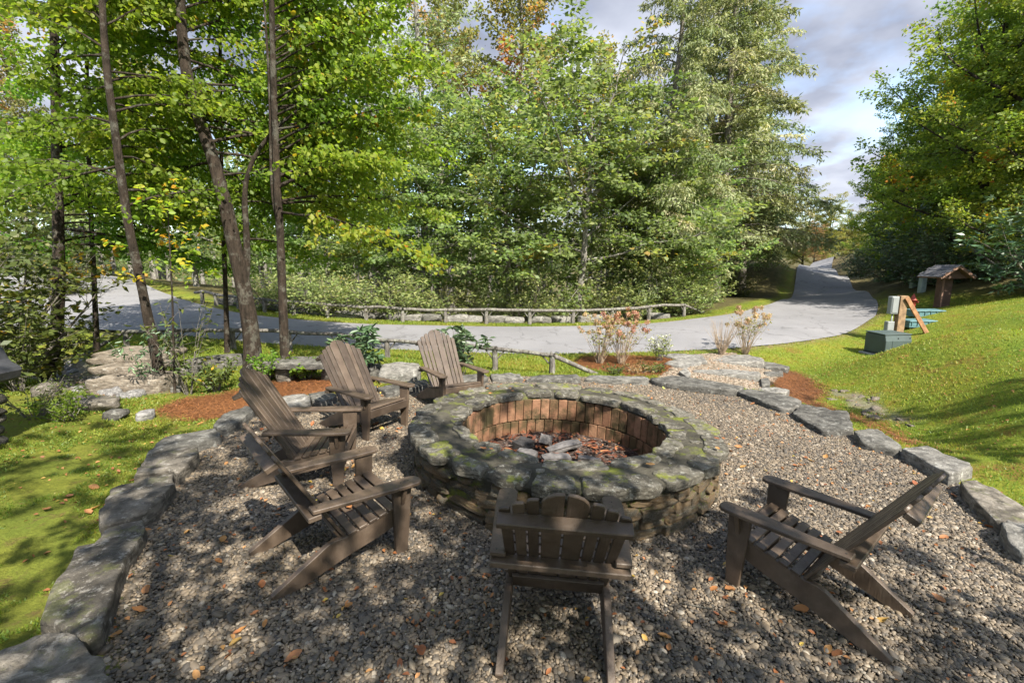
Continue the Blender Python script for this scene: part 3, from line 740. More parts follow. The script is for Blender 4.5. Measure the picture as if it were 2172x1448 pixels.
# brick lining: two soldier courses
nb = 58
for ci, (z0, z1) in enumerate([(-.16, .10), (.112, .385)]):
    bme = box_mesh('brick', (2 * PI * (RI + .02) / nb - .008, .07, z1 - z0), G['brick'], .005)
    for k in range(nb):
        am = (k + .5 * ci) * 2 * PI / nb
        rr = RI + .05 + rg.normal(0, .003)
        link('brick', bme, pit, (rr * math.cos(am), rr * math.sin(am), (z0 + z1) / 2 + rg.normal(0, .002)), (0, 0, am + PI / 2))
# ash bed
mb = MB(); rr = np.linspace(0.02, RI + .05, 22); V = []
for r in rr:
    V.append(np.stack([r * np.cos(a), r * np.sin(a), -.075 + .03 * np.array([mnoise.noise(Vector((r * 4 * math.cos(x), r * 4 * math.sin(x), 2))) for x in a]) - .02 * (1 - r)], 1))
F = []
for k in range(len(rr) - 1):
    i = k * ng + np.arange(ng); j = k * ng + (np.arange(ng) + 1) % ng
    F.append(np.stack([i, i + ng, j + ng, j], 1))
mb.add(np.concatenate(V), np.concatenate(F))
t = NT('ash_bed'); v = t.coord('Object', False)
c = t.mix(t.noise(v, 3.5, 8, .75, .42, .58), (0.018, 0.016, 0.016), (0.115, 0.075, 0.058))
c = t.mix(t.math('MULTIPLY', t.noise(v, 14, 6, .7, .52, .64), .8), c, (0.26, 0.17, 0.13))
c = t.mix(t.math('MULTIPLY', t.noise(v, 30, 4, .6, .55, .62), .7), c, (0.33, 0.29, 0.26))
G['ash'] = t.done(c, 0.95, [(t.noise(v, 25, 8, .7), 1.0, .03)], .1)
link('ash_bed', mb.mesh('ash_bed', G['ash']), pit, kind='stuff')

def burnt(px, py, L, W, H, yaw, mt, label, seed, tilt=0.05, dz=0.0):
    bm = bmesh.new(); bmesh.ops.create_cube(bm, size=1.0)
    bmesh.ops.subdivide_edges(bm, edges=bm.edges[:], cuts=4, use_grid_fill=True)
    for v in bm.verts:
        q = v.co.copy(); n = mnoise.noise(q * 2.5 + Vector((seed, 0, 0)))
        e = 1 - .45 * max(0, abs(q.x) * 2 - .6)
        v.co = Vector((q.x * L, q.y * W * e * (1 + .3 * n), q.z * H * e * (1 + .35 * n)))
    P = at_patio(px, py, -.06)
    o = link('burnt_log', bm_mesh('burnt_log', bm, G[mt], False), loc=(P[0], P[1], P[2] + H / 2 + dz), rot=(0.1, tilt, yaw))
    tag(o, label, 'firewood', 'charred wood in the fire pit')
burnt(1196, 955, .44, .13, .07, .35, 'ashwood', 'longest grey half burnt log lying in the fire pit', 1, -.12, .01)
burnt(1158, 946, .16, .13, .12, 1.2, 'ashwood', 'stubby upright chunk of charred wood in the fire pit', 2, .5, .02)
burnt(1118, 968, .24, .11, .06, -.5, 'ashwood', 'grey charred board nearest the left of the fire pit', 3, .06, .01)
burnt(1180, 975, .34, .12, .05, .25, 'ashwood', 'flat grey burnt board against the near side of the pit', 4)
burnt(1250, 978, .26, .07, .05, -.15, 'ashwood', 'thin burnt plank at the near right of the pit floor', 5)
burnt(1110, 950, .26, .18, .10, .9, 'char', 'black lump of charcoal left of the upright chunk', 6)
rgl = np.random.default_rng(77)
mb = MB()                                                        # litter and charcoal crumbs over the ash
for k in range(700):
    r = (RI - .02) * math.sqrt(rgl.random()); x = rgl.uniform(0, 2 * PI); s_ = rgl.uniform(.015, .06); aa = rgl.uniform(0, 2 * PI)
    d = np.array([math.cos(aa), math.sin(aa), rgl.normal(0, .25)]); e = np.array([-math.sin(aa), math.cos(aa), rgl.normal(0, .25)])
    p = np.array([r * math.cos(x), r * math.sin(x), -.045 + rgl.uniform(0, .025) - .02 * (1 - r)])
    mb.add([p - d * s_, p + e * s_ * .4, p + d * s_, p - e * s_ * .4], [[0, 1, 2, 3]], rgl.random() ** 3 * .9)
o = link('ash_litter', mb.mesh('ash_litter', G['litter'], tone=True), pit, kind='stuff')
G_dark = None

# ------------------------------------------------------------------ chairs
def make_chair():
    ch = empty('adirondack_chair'); cm = G['chair']
    B0 = Vector((0, -.40, .215)); BT = Vector((0, -.945, 1.084)); bd = (BT - B0).normalized(); Lb = (BT - B0).length
    bn = Vector((0, bd.z, -bd.y))                                # outward normal of the backrest's front face
    tilt = math.atan2(-bd.y, bd.z)
    # stringers that run from the front of the seat to the rear feet
    out = [(.025, .375), (-.43, .262), (-.50, .262), (-.545, .25), (-.905, .03), (-.895, 0), (-.775, 0), (-.40, .12), (-.2, .17), (.025, .245)]
    sm = prism_mesh('side_rail', out, .043, cm, .004, 'x')
    for s in (-1, 1): link('side_rail', sm, ch, (s * .292, 0, 0))
    leg = prism_mesh('front_leg', [(.055, .538), (-.095, .538), (-.085, .30), (-.065, 0), (.025, 0), (.04, .2)], .036, cm, .004, 'x')
    for s in (-1, 1):
        l = link('front_leg', leg, ch, (s * .331, 0, 0))
        br = prism_mesh('bracket', [(-.0, .535), (-.04, .535), (-.02, .38)], .03, cm, .003, 'x') if s == -1 else br
        link('bracket', prism_mesh('bracket', [(0, .535), (s * .055, .535), (s * .008, .39), (0, .39)], .03, cm, .003, 'y'), l, (s * .019, -.02, 0))
    arm_o = [(-.062, .07), (-.045, .10), (0, .112), (.04, .105), (.07, .075), (.074, -.05), (.06, -.30), (.035, -.664), (-.055, -.664), (-.05, -.42), (-.068, -.2)]
    for s in (-1, 1):
        am = prism_mesh('armrest', [(s * x, y) for x, y in (arm_o if s == 1 else arm_o[::-1])], .028, cm, .005, 'z')
        ar = link('armrest', am, ch, (s * .357, 0, .552))
        for yy in (-.63, .02, -.04):
            bm = bmesh.new(); bmesh.ops.create_cone(bm, cap_ends=True, segments=8, radius1=.006, radius2=.006, depth=.003)
            link('screw', bm_mesh('screw', bm, G['screw']), ar, (s * .0, yy, .0148))
    # seat slats
    sl = box_mesh('seat_slat', (.655, .060, .021), cm, .004)
    d = Vector((0, -.455, -.113)); L = d.length; sa = math.atan2(.113, .455)
    for k in range(6):
        p = Vector((0, .025, .375)) + d * ((k + .5) / 6.15)
        link('seat_slat', sl, ch, (0, p.y, p.z + .0125), (sa, 0, 0))
    link('front_apron', box_mesh('front_apron', (.62, .022, .10), cm, .004), ch, (0, .037, .322))
    # back slats: three narrow, two wide, three narrow, fanned a little
    wd = [.062, .062, .062, .112, .112, .062, .062, .062]; drop = [.16, .105, .062, 0, 0, .062, .105, .16]
    gap = .0125; tot = sum(wd) + 7 * gap; x = -tot / 2
    for k in range(8):
        xc = x + wd[k] / 2; x += wd[k] + gap; h = Lb - drop[k]; w = wd[k] / 2
        f0 = .86                                                  # narrower at the seat
        def pt(u, z): return ((xc * (f0 + (1 - f0) * z / Lb)) + u * (f0 + (1 - f0) * z / Lb), z)
        if k in (3, 4):
            s = 1 if k == 4 else -1
            top = [pt(-s * w, h), pt(-s * w * .2, h - .008), pt(s * w * .45, h - .03), pt(s * w * .85, h - .06), pt(s * w, h - .085)]
        else:
            s = 1 if xc > 0 else -1
            top = [pt(-s * w, h - .004), pt(-s * w * .6, h), pt(s * w * .3, h - .006), pt(s * w * .8, h - .016), pt(s * w, h - .03)]
        if s < 0: top = top[::-1]
        o_ = [pt(w, 0)] + top[::-1] + [pt(-w, 0)]
        m_ = prism_mesh('back_slat', o_, .02, cm, .004, 'y')
        link('back_slat', m_, ch, B0, (tilt, 0, 0))
    def rail(name, dist, dims, off, rx, shp=None):
        p = B0 + bd * dist - bn * off
        link(name, box_mesh(name, dims, cm, .005), ch, p, (rx, 0, 0))
    rail('upper_back_rail', Lb * .80, (.672, .075, .04), .048, tilt * .8)
    rail('arm_support_rail', Lb * .37, (.775, .085, .036), .056, .08)
    rail('lower_back_rail', .07, (.545, .024, .135), .023, tilt)
    return ch
chair0 = make_chair()
def copy_tree(o, parent=None):
    c = o.copy(); COL.objects.link(c); c.parent = parent
    for ch in list(o.children): copy_tree(ch, c)
    return c
chairs = [
    (0.371, 2.989, -5.08, 'brown slatted garden chair in the front centre seen from behind'),
    (1.854, 3.188, 40.5, 'brown slatted garden chair on the right, turned towards the pit'),
    (-0.971, 3.435, -48.5, 'brown slatted garden chair nearest on the left, leaves on its seat'),
    (-1.643, 4.484, -80.4, 'brown slatted garden chair on the left, second from the front'),
    (-1.540, 5.622, -119.8, 'brown slatted garden chair with sunlit back, before the rhododendron'),
    (-0.714, 6.722, -142.5, 'brown slatted garden chair farthest away, partly behind the pit')]
chair_objs = []
for k, (x, y, r, lab) in enumerate(chairs):
    c = chair0 if k == 0 else copy_tree(chair0)
    c.matrix_world = PM @ Matrix.Translation((x, y, 0)) @ Matrix.Rotation(math.radians(r), 4, 'Z')
    tag(c, lab, 'chair', 'garden chairs round the fire pit'); chair_objs.append(c)

# ------------------------------------------------------------------ log fences
def log_path(pts, seed, amp=.02, n=5):
    P = []
    for i in range(len(pts) - 1):
        for k in range(n): P.append(np.array(pts[i]) * (1 - k / n) + np.array(pts[i + 1]) * k / n)
    P.append(np.array(pts[-1])); P = np.array(P)
    w = np.array([[mnoise.noise(Vector((p[0] * 1.3, p[1] * 1.3, seed + j * 7))) for j in range(3)] for p in P]) * amp
    w[0] = 0; w[-1] = 0
    return P + w
def log_mesh(name, pts, r0, r1, seed, k=8, n=5, amp=.02, rough=.12):
    P = log_path(pts, seed, amp, n); mb = MB(); m = len(P)
    rr = np.linspace(r0, r1, m) * (1 + rough * np.array([mnoise.noise(Vector((i * .9, seed, 0))) for i in range(m)]))
    mb.tube(P, rr, k); return mb.mesh(name, G['log'])
def fence(label, posts, tops, name='log_fence', rpost=.065, rrail=.047, ends=(None, None), seed=0):
    """posts: photo pixels of post feet; tops: photo y of the rail above each"""
    rt = empty(name)
    F_ = [ground(*p) for p in posts]
    T_ = [np.array([f[0], f[1], atY(p[0], ty, f[1])[2]]) for f, p, ty in zip(F_, posts, tops)]
    rt.location = F_[0]; o0 = F_[0]
    rg = np.random.default_rng(seed)
    for k, (f, tp) in enumerate(zip(F_, T_)):
        ps = link('post', log_mesh('post', [f - o0 - [0, 0, .15], f - o0 + [rg.normal(0, .015), 0, .2], tp - o0 - [0, 0, .01]], rpost * 1.1, rpost * .85, seed + k, 8, 4, .01), rt)
        for s in (-1, 1):
            q = T_[k + s] if 0 <= k + s < len(T_) else None
            if q is None: continue
            dr = (q - tp) / np.linalg.norm(q - tp); hh = tp[2] - f[2]
            link('brace', log_mesh('brace', [f - o0 + [0, 0, hh * .45], (f * .5 + tp * .5) - o0 + dr * .10 + [0, 0, hh * .12], tp - o0 + dr * .24 - [0, 0, .02]], .02, .016, seed + 40 + k * 2 + s, 6, 3, .02), rt)
    P = list(T_)
    if ends[0] is not None: P = [ends[0]] + P
    if ends[1] is not None: P = P + [ends[1]]
    for k in range(len(P) - 1):
        d = (P[k + 1] - P[k]) / np.linalg.norm(P[k + 1] - P[k]); sag = np.array([rg.normal(0, .02), 0, rg.normal(-.005, .02)])
        link('rail', log_mesh('rail', [P[k] - o0 - d * .06, (P[k] * .6 + P[k + 1] * .4) - o0 + sag, P[k + 1] - o0 + d * .06], rrail * rg.uniform(.9, 1.15), rrail * rg.uniform(.85, 1.1), seed + 80 + k, 8, 6, .035), rt)
    tag(rt, label, 'fence', 'rustic log fences along the road'); return rt
g1 = ground(185, 750); g2 = ground(1262, 794)
fence('low rustic log fence this side of the road, behind the chairs', [(271, 739), (380, 738), (497, 742), (615, 746), (722, 752), (822, 760), (935, 774), (1049, 787), (1171, 794)], [703, 700, 700, 703, 708, 722, 729, 738, 753], ends=(g1 + [0, 0, .02], g2 + [0, 0, .02]), seed=10)
g3 = ground(1492, 664); g4 = atY(415, 620, 20.5)
fence('low rustic log fence across the road along the woods', [(430, 641), (459, 648), (507, 654), (562, 662), (623, 668), (694, 674), (777, 679), (855, 683), (946, 685), (1032, 688), (1123, 689), (1216, 687), (1297, 684), (1376, 679), (1450, 671)],
      [618, 624, 630, 634, 640, 646, 651, 656, 657, 657, 658, 659, 656, 650, 647], rpost=.08, rrail=.062, ends=(g4, g3 + [0, 0, .05]), seed=200)

# ------------------------------------------------------------------ path slabs, steps, bench, loose rocks
def slab_px(name, pts, h, mt, label, cat='stone', group=None, seed=1, zb=-.12, rough=.014, dome=.0):
    g = [ground(*p) for p in pts]; c = np.mean(g, 0); z = gz(c[0], c[1])
    W = np.array([(atZ(p[0], p[1], z + h))[:2] for p in pts]); cc = W.mean(0)
    o = link(name, slab_mesh(name, W - cc, h, zb, seed, G[mt], rough=rough, dome=dome), loc=(cc[0], cc[1], gz(*cc)))
    return tag(o, label, cat, group)
PG = 'stones of the path up to the road'
slab_px('step_slab', [(1408, 770), (1440, 758), (1490, 756), (1500, 766), (1452, 778)], .06, 'slab_pale', 'pale flat slab on the left side of the path', group=PG, seed=501)
slab_px('step_slab', [(1395, 752), (1440, 749), (1490, 753), (1494, 759), (1440, 761)], .06, 'slab_pale', 'pale flat slab at the top left of the path beside the road', group=PG, seed=502)
slab_px('step_slab', [(1505, 755), (1560, 751), (1615, 757), (1625, 765), (1560, 769), (1500, 766)], .07, 'slab_pale', 'broad pale slab crossing the top of the path', group=PG, seed=503)
slab_px('step_slab', [(1470, 783), (1540, 782), (1612, 788), (1614, 795), (1540, 792), (1468, 788)], .06, 'slab_pale', 'long pale slab stepping across the middle of the path', group=PG, seed=504)
slab_px('step_slab', [(1600, 763), (1640, 766), (1674, 774), (1672, 780), (1620, 776)], .07, 'slab', 'narrow grey slab at the right of the top step', group=PG, seed=505)
slab_px('step_slab', [(1608, 823), (1640, 819), (1676, 824), (1668, 832), (1620, 831)], .09, 'slab_pale', 'pale stone beside the right foot of the path', group=PG, seed=506, dome=.02)
slab_px('step_slab', [(1620, 790), (1660, 787), (1662, 793), (1622, 798)], .08, 'slab', 'small grey slab half way up the right of the path', group=PG, seed=507)
slab_px('step_slab', [(1440, 788), (1455, 780), (1466, 790), (1458, 800)], .08, 'slab_pale', 'upright wedge stone at the left of the lower path', group=PG, seed=508)
slab_px('step_slab', [(1556, 750), (1590, 745), (1598, 752), (1570, 756)], .12, 'slab_pale', 'rounded pale rock between the path and the dry shrubs', group=PG, seed=509, dome=.04)
slab_px('step_slab', [(1612, 800), (1630, 798), (1634, 812), (1616, 814)], .09, 'slab', 'small round grey rock on the right rim of the path', group=PG, seed=510, dome=.03)

# flight of big stone steps on the left
st = empty('stone_steps'); b = ground(262, 838); st.location = b
tag(st, 'flight of broad stone steps rising from the dry creek on the left', 'steps')
lv = [(835, 806, 185, 330), (802, 780, 190, 322), (778, 760, 186, 330), (757, 748, 196, 352)]
for k, (yb, yt, x0, x1) in enumerate(lv):
    Y = b[1] + .15 + k * .45
    A_ = atY(x0, yb, Y); B_ = atY(x1, yb, Y); zt = atY(x0, yt, Y)[2]
    W = np.array([(A_[0], Y), (B_[0], Y + .05), (B_[0] - .05, Y + .75), (A_[0] + .08, Y + .7)]); c = W.mean(0)
    th = .42 if k == 0 else zt - zprev - .025
    zprev = zt
    link('step', slab_mesh('step', W - c, zt - b[2], zt - b[2] - max(th, .12), 520 + k, G['field'], rough=.03), st, (c[0] - b[0], c[1] - b[1], 0))

bench = empty('stone_bench'); q = ground(655, 806); bench.location = q
tag(bench, 'low stone bench, flat slab on rock supports behind the chairs', 'bench')
W = np.array([(-.75, -.28), (-.2, -.36), (.5, -.34), (.72, -.1), (.6, .3), (0, .36), (-.7, .25)])
link('seat_slab', slab_mesh('seat_slab', W, .42, .29, 540, G['slab'], rough=.02), bench)
for s in (-1, 1): link('support', rock_mesh('support', (.3, .45, .34), 541 + s, G['boulder'], 4), bench, (s * .42, .02, .13))
def rock_px(px, py, d, mt, label, seed, group=None, sink=.2, rz=None, name='boulder'):
    p = ground(px, py); o = link(name, rock_mesh(name, d, seed, G[mt], 5), loc=(p[0], p[1], p[2] + d[2] * (.5 - sink)), rot=(0, 0, seed * 1.7 if rz is None else rz))
    return tag(o, label, 'rock', group)
rock_px(850, 808, (.75, .5, .42), 'slab_pale', 'big pale rock behind the farthest chairs, left of the far one', 31, rz=.1)
rock_px(790, 800, (.6, .4, .35), 'slab', 'grey rock between the stone bench and the big pale rock', 32)
rock_px(740, 800, (.45, .4, .3), 'boulder', 'rock half hidden behind the second farthest chair', 33)
rock_px(565, 800, (.7, .4, .42), 'boulder', 'mossy boulder between the two dark trunks behind the chairs', 34)
rock_px(455, 782, (1.3, .6, .4), 'slab', 'long flat boulder left of the forked dark trunk', 35, rz=.05)
rock_px(395, 800, (.6, .5, .35), 'slab', 'boulder at the foot of the leafy saplings', 36)
rock_px(248, 888, (.26, .2, .16), 'slab', 'small grey rock on the moss, left of its twin', 37)
rock_px(312, 890, (.24, .17, .17), 'creek', 'small pale rock on the moss, right of its twin', 38)
rock_px(375, 832, (.16, .14, .14), 'slab', 'fist sized grey stone at the foot of the thin sapling', 39)
rock_px(100, 838, (.4, .3, .26), 'boulder', 'mossy rock below the leaning trunk on the left', 40)
rock_px(190, 866, (.9, .35, .2), 'boulder', 'long mossy rock sunk in the bank above the moss lawn', 41, rz=-.2)

rg = np.random.default_rng(21)
crm = [rock_mesh('creek_rock', (1, .75, .55), 50 + k, G['creek'], 3, .2) for k in range(6)]
n_ = 0
while n_ < 60:
    px = rg.uniform(80, 345); py = rg.uniform(762, 850); p = ground(px, py)
    if sdf(np.array([p[0]]), np.array([p[1]]), CREEK)[0] > -.02 or (px > 185 and py < 800): continue
    s_ = rg.uniform(.1, .3) * (1.25 if py > 815 else .9)
    o = link('creek_rock', crm[n_ % 6], loc=(p[0], p[1], p[2] + .05 * s_), rot=(rg.normal(0, .2), rg.normal(0, .2), rg.uniform(0, 6)), scale=s_)
    tag(o, 'pale grey rock in the dry creek bed below the stone steps', 'rock', 'rocks in the dry creek bed'); n_ += 1
swm = [rock_mesh('swale_rock', (1, .8, .5), 60 + k, G['field'], 3, .2) for k in range(5)]
n_ = 0
while n_ < 26:
    px = rg.uniform(1735, 1960); py = rg.uniform(815, 905); p = ground(px, py)
    if sdf(np.array([p[0]]), np.array([p[1]]), SWALE)[0] > .08: continue
    o = link('swale_rock', swm[n_ % 5], loc=(p[0], p[1], p[2] - .02), rot=(rg.normal(0, .2), rg.normal(0, .2), rg.uniform(0, 6)), scale=rg.uniform(.07, .2))
    tag(o, 'brown cobble lying in the grassy swale right of the patio', 'rock', 'cobbles in the swale'); n_ += 1

# row of boulders along the foot of the far fence
xs = [474, 540, 580, 640, 672, 735, 800, 838, 880, 912, 965, 1005, 1060, 1090, 1140, 1160, 1195, 1260, 1335, 1362, 1400]
wd = [46, 40, 50, 60, 42, 70, 56, 40, 60, 36, 48, 30, 56, 40, 24, 20, 44, 60, 26, 40, 46]
for k, (x, w) in enumerate(zip(xs, wd)):
    yb = np.interp(x, [474, 540, 640, 740, 900, 1100, 1250, 1400], [648, 656, 668, 676, 683, 687, 684, 676])
    p = ground(x, yb); p = p + np.array([0, .45, 0]); L = w / FPX * p[1] * 1.08
    me = rock_mesh('boulder', (L, .55, rg.uniform(.32, .46)), 70 + k, G['slab_pale' if k % 3 else 'slab'], 4, .18, .68)
    o = link('boulder', me, loc=(p[0], p[1], gz(p[0], p[1]) + .1), rot=(0, rg.normal(0, .05), rg.normal(0, .12)))
    tag(o, f'pale boulder at the foot of the far fence, {ORD[k]} from the left', 'rock', 'boulders along the far fence')

# ------------------------------------------------------------------ trees
def unit(v): return v / (np.linalg.norm(v, axis=-1, keepdims=True) + 1e-12)
class Leaves:
    def __init__(s): s.p, s.d, s.n, s.s, s.t = [], [], [], [], []
    def add(s, p, d, n, sz, t): s.p.append(p); s.d.append(d); s.n.append(n); s.s.append(sz); s.t.append(t)
    def mesh(s, name, mat, wr=.62, folded=False):
        p = np.concatenate(s.p); d = unit(np.concatenate(s.d)); n = np.concatenate(s.n); sz = np.concatenate(s.s)[:, None]; t_ = np.concatenate(s.t)
        w = unit(np.cross(n, d)); n = np.cross(d, w); k = len(p); mb = MB()
        if folded:
            V = np.stack([p, p + d * sz * .28 + w * sz * wr * .42 + n * sz * .10, p + d * sz * .62 + w * sz * wr * .5 + n * sz * .12, p + d * sz - n * sz * .06,
                          p + d * sz * .62 - w * sz * wr * .5 + n * sz * .12, p + d * sz * .28 - w * sz * wr * .42 + n * sz * .10], 1).reshape(-1, 3)
            b = np.arange(k)[:, None] * 6
            F = np.stack([b + [0, 1, 2, 3], b + [0, 3, 4, 5]], 1).reshape(-1, 4); T = np.repeat(t_, 2)
        else:
            V = np.stack([p, p + d * sz * .45 + w * sz * wr * .5 + n * sz * .08, p + d * sz, p + d * sz * .45 - w * sz * wr * .5 + n * sz * .08], 1).reshape(-1, 3)
            F = np.arange(k)[:, None] * 4 + np.arange(4)[None]; T = t_
        mb.add(V, F, np.clip(T, 0, 1))
        return mb.mesh(name, mat, smooth=False, tone=True)

def grow(wood, lv, path, rad, rg, nb=40, t0=.25, t1=1.0, L=lambda t: 2.5, el=(10, 50), droop=.5, ntw=12, tl=.35, npl=10, spread=.07, lsz=.08, tone=(.3, .18), flat=.6, k1=5, side=None, hang=.25, bare=.15, tip=True):
    P = np.asarray(path, float); seg = np.linalg.norm(np.diff(P, axis=0), axis=1); S = np.concatenate([[0], np.cumsum(seg)]) / seg.sum()
    at = lambda t: np.array([np.interp(t, S, P[:, j]) for j in range(3)])
    az = rg.uniform(0, 6.28)
    for b in range(nb):
        u = (b + rg.uniform(0, 1)) / nb; t_ = t0 + (t1 - t0) * u
        o = at(t_); az += 2.4 + rg.normal(0, .4); a_ = az if side is None else side[0] + rg.uniform(-1, 1) * side[1]
        e = math.radians(el[0] + (el[1] - el[0]) * u + rg.normal(0, 8)); ln = L(u) * rg.uniform(.75, 1.15)
        n = 7; s_ = np.linspace(0, 1, n)
        d0 = np.array([math.cos(a_) * math.cos(e), math.sin(a_) * math.cos(e), math.sin(e)])
        Q = o + d0 * (s_ * ln)[:, None] + np.array([0, 0, -1.0]) * (droop * ln * s_ ** 2 * .5)[:, None]
        Q[1:] += np.cumsum(rg.normal(0, .03 * ln / n * 2, (n - 1, 3)), 0)
        r0 = min(np.interp(t_, S, rad) * .4, .009 * ln + .004)
        wood.tube(Q, r0 * (1 - .85 * s_), k1, False)
        base_t = rg.normal(tone[0], tone[1])
        m = max(3, int(ntw * ln / 2.5))
        for j in range(m + (1 if tip else 0)):
            v_ = bare + (1 - bare) * (j + rg.random()) / m if j < m else .9
            q0 = np.array([np.interp(min(v_, .98), s_, Q[:, c]) for c in range(3)])
            dd = Q[-1] - Q[-3]; dd = dd / np.linalg.norm(dd)
            lat = np.cross(dd, [0, 0, 1]); lat = lat / (np.linalg.norm(lat) + 1e-9) * (1 if j % 2 else -1)
            if j >= m: lat = lat * .1
            td = unit(dd * .7 + lat * rg.uniform(.5, 1.1) + np.array([0, 0, rg.normal(.05, .2)]))
            l2 = tl * ln * rg.uniform(.55, 1.1) * (1.15 - .75 * v_)
            q1 = q0 + td * l2 - np.array([0, 0, .12 * l2])
            wood.tube(np.stack([q0, (q0 + q1) / 2 + rg.normal(0, .02, 3), q1]), [r0 * .28 + .002, r0 * .16 + .0015, .0015], 3, False)
            c = max(3, int(npl * (.5 + l2 / (tl * 2.5))))
            f = rg.uniform(.05, 1.08, c)[:, None]
            pp = q0 + (q1 - q0) * f + rg.normal(0, spread, (c, 3)) * [1, 1, .6]
            ld = td * .5 + rg.normal(0, .7, (c, 3)) * [1, 1, .5] - [0, 0, hang]
            nn = np.array([0, 0, 1.0]) * flat + rg.normal(0, .5, (c, 3))
            lv.add(pp, ld, nn, lsz * rg.uniform(.65, 1.25, c), base_t + rg.normal(0, .14, c))

def finish_tree(name, wood, lv, barkm, leafm, label, cat='tree', group=None, wr=.62, folded=False, parts=('trunk', 'crown'), loc=(0, 0, 0)):
    t_ = empty(name, loc)
    link(parts[0], wood.mesh(parts[0], barkm), t_)
    link(parts[1], lv.mesh(parts[1], leafm, wr, folded), t_, kind='stuff')
    return tag(t_, label, cat, group)

def px_path(pts, Y, bend=0.0, seed=0):
    P = np.array([atY(px, py, Y + bend * (808 - py) / 800) for px, py in pts])
    return P
def trunk_tube(wood, P, r0, r1, k=10, flare=1.35):
    n = 40; Q = resample(P, n); s_ = np.linspace(0, 1, n)
    r = r0 * (1 - s_) + r1 * s_; r = r * (1 + (flare - 1) * np.exp(-s_ * 22)); r = r * (1 + .07 * np.array([mnoise.noise(Vector((i * .55, r0 * 90, 1))) for i in range(n)]))
    wood.tube(Q, r, k); return Q, r

# the near trees on the left
def near_tree(name, label, stems, seed, leafm, nb, Lm, tone, lsz=.092, t0=.3, npl=22, el=(12, 55), side=(1.57, 1.4), extra=()):
    rg = np.random.default_rng(seed); wood, lv = MB(), Leaves()
    base = stems[0][0][0].copy()
    for P, r0, r1, n_b, s0 in stems:
        P = P - base
        if s0: P[0, 2] -= .12
        Q, r = trunk_tube(wood, P, r0, r1, flare=1.4 if s0 else 1.0)
        grow(wood, lv, Q, r, rg, n_b, t0 if s0 else .25, 1.0, lambda u: Lm * (1.0 - .35 * u), el, .55, 15, .34, npl, .09, lsz, tone, flat=.3, hang=.55, side=side)
    for kw in extra: grow(wood, lv, resample(stems[0][0] - base, 40), np.linspace(stems[0][1], stems[0][2], 40), rg, **kw)
    return finish_tree(name, wood, lv, G['bark'], leafm, label, group='slim trees on the left of the patio', wr=.78, folded=True, loc=base)
b1 = ground(98, 806)
T1 = px_path([(95, 808), (105, 770), (120, 720), (126, 600), (124, 500), (120, 300), (116, 120), (112, -150), (105, -520)], b1[1])
near_tree('slim_tree', 'slim tree leaning at its foot near the left edge', [(T1, .125, .04, 54, True)], 1, G['green'], 34, 3.0, (.42, .14), t0=.24, side=(1.2, 1.6))
b2 = ground(345, 828)
T2 = px_path([(345, 830), (330, 750), (315, 680), (295, 580), (272, 480), (255, 360), (240, 250), (228, 170), (215, 0), (205, -420)], b2[1])
near_tree('slim_tree', 'slender leaning tree, second trunk from the left', [(T2, .085, .03, 48, True)], 2, G['green'], 30, 2.9, (.44, .14), t0=.36, side=(2.3, 1.3))
b3 = ground(537, 790)
T3 = px_path([(538, 792), (533, 700), (515, 600), (492, 500), (478, 430), (450, 330), (425, 260), (405, 210), (390, 120), (382, 20), (375, -150), (370, -480)], b3[1])
T3b = px_path([(519, 615), (524, 560), (523, 490), (517, 410), (530, 350), (560, 300), (600, 255), (650, 225)], b3[1] + .1)
near_tree('forked_tree', 'forked tree with the thickest dark trunk behind the chairs', [(T3, .165, .045, 46, True), (T3b, .075, .02, 12, False)], 3, G['green'], 34, 3.2, (.44, .14), t0=.36, side=(1.57, 1.15))
b4 = ground(606, 803)
T4 = px_path([(607, 805), (602, 700), (598, 600), (594, 480), (588, 400), (584, 280), (578, 100), (570, -300)], b4[1])
T4b = px_path([(596, 490), (580, 430), (575, 330), (573, 200), (560, 0)], b4[1] + .15)
near_tree('slim_tree', 'straight slim tree just right of the forked dark trunk', [(T4, .09, .03, 46, True), (T4b, .045, .015, 12, False)], 4, G['green'], 30, 3.6, (.46, .14), t0=.36, side=(.65, 1.15))
T5 = px_path([(205, 760), (200, 600), (190, 400), (185, 200), (180, -100), (175, -400)], 11.2)
near_tree('slim_tree', 'thin tree farther back between the two left trunks', [(T5, .06, .02, 42, True)], 7, G['green'], 30, 2.8, (.42, .15), t0=.3, side=(1.57, 3.1))
T6 = px_path([(482, 760), (478, 600), (470, 400), (468, 200), (465, -100), (460, -400)], 11.4)
near_tree('slim_tree', 'thin tree farther back just left of the forked trunk', [(T6, .06, .02, 44, True)], 8, G['green'], 30, 2.9, (.46, .15), t0=.3, side=(1.57, 3.1))
# yellowing low branches
def sprig(name, label, pts, Y, seed, n, leafm, tone, lsz, ln, r0=.02, t0=.2, npl=9, group=None, barkm='bark', el=(20, 60), wr=.7, droop=.3):
    rg = np.random.default_rng(seed); wood, lv = MB(), Leaves(); P = px_path(pts, Y); base = P[0].copy()
    Q, r = trunk_tube(wood, P - base, r0, r0 * .3, 6, 1.2)
    grow(wood, lv, Q, r, rg, n, t0, 1.0, lambda u: ln * (1 - .4 * u), el, droop, 8, .4, npl, .05, lsz, tone)
    return finish_tree(name, wood, lv, G[barkm], leafm, label, group=group, wr=wr, folded=True, loc=base)
q = ground(370, 834); sprig('sapling', 'thin bare stemmed sapling right of the leaning slim tree', [(371, 836), (368, 740), (366, 640), (362, 560), (355, 430)], q[1], 5, 14, G['green'], (.78, .12), .09, 1.1, .022, .55)

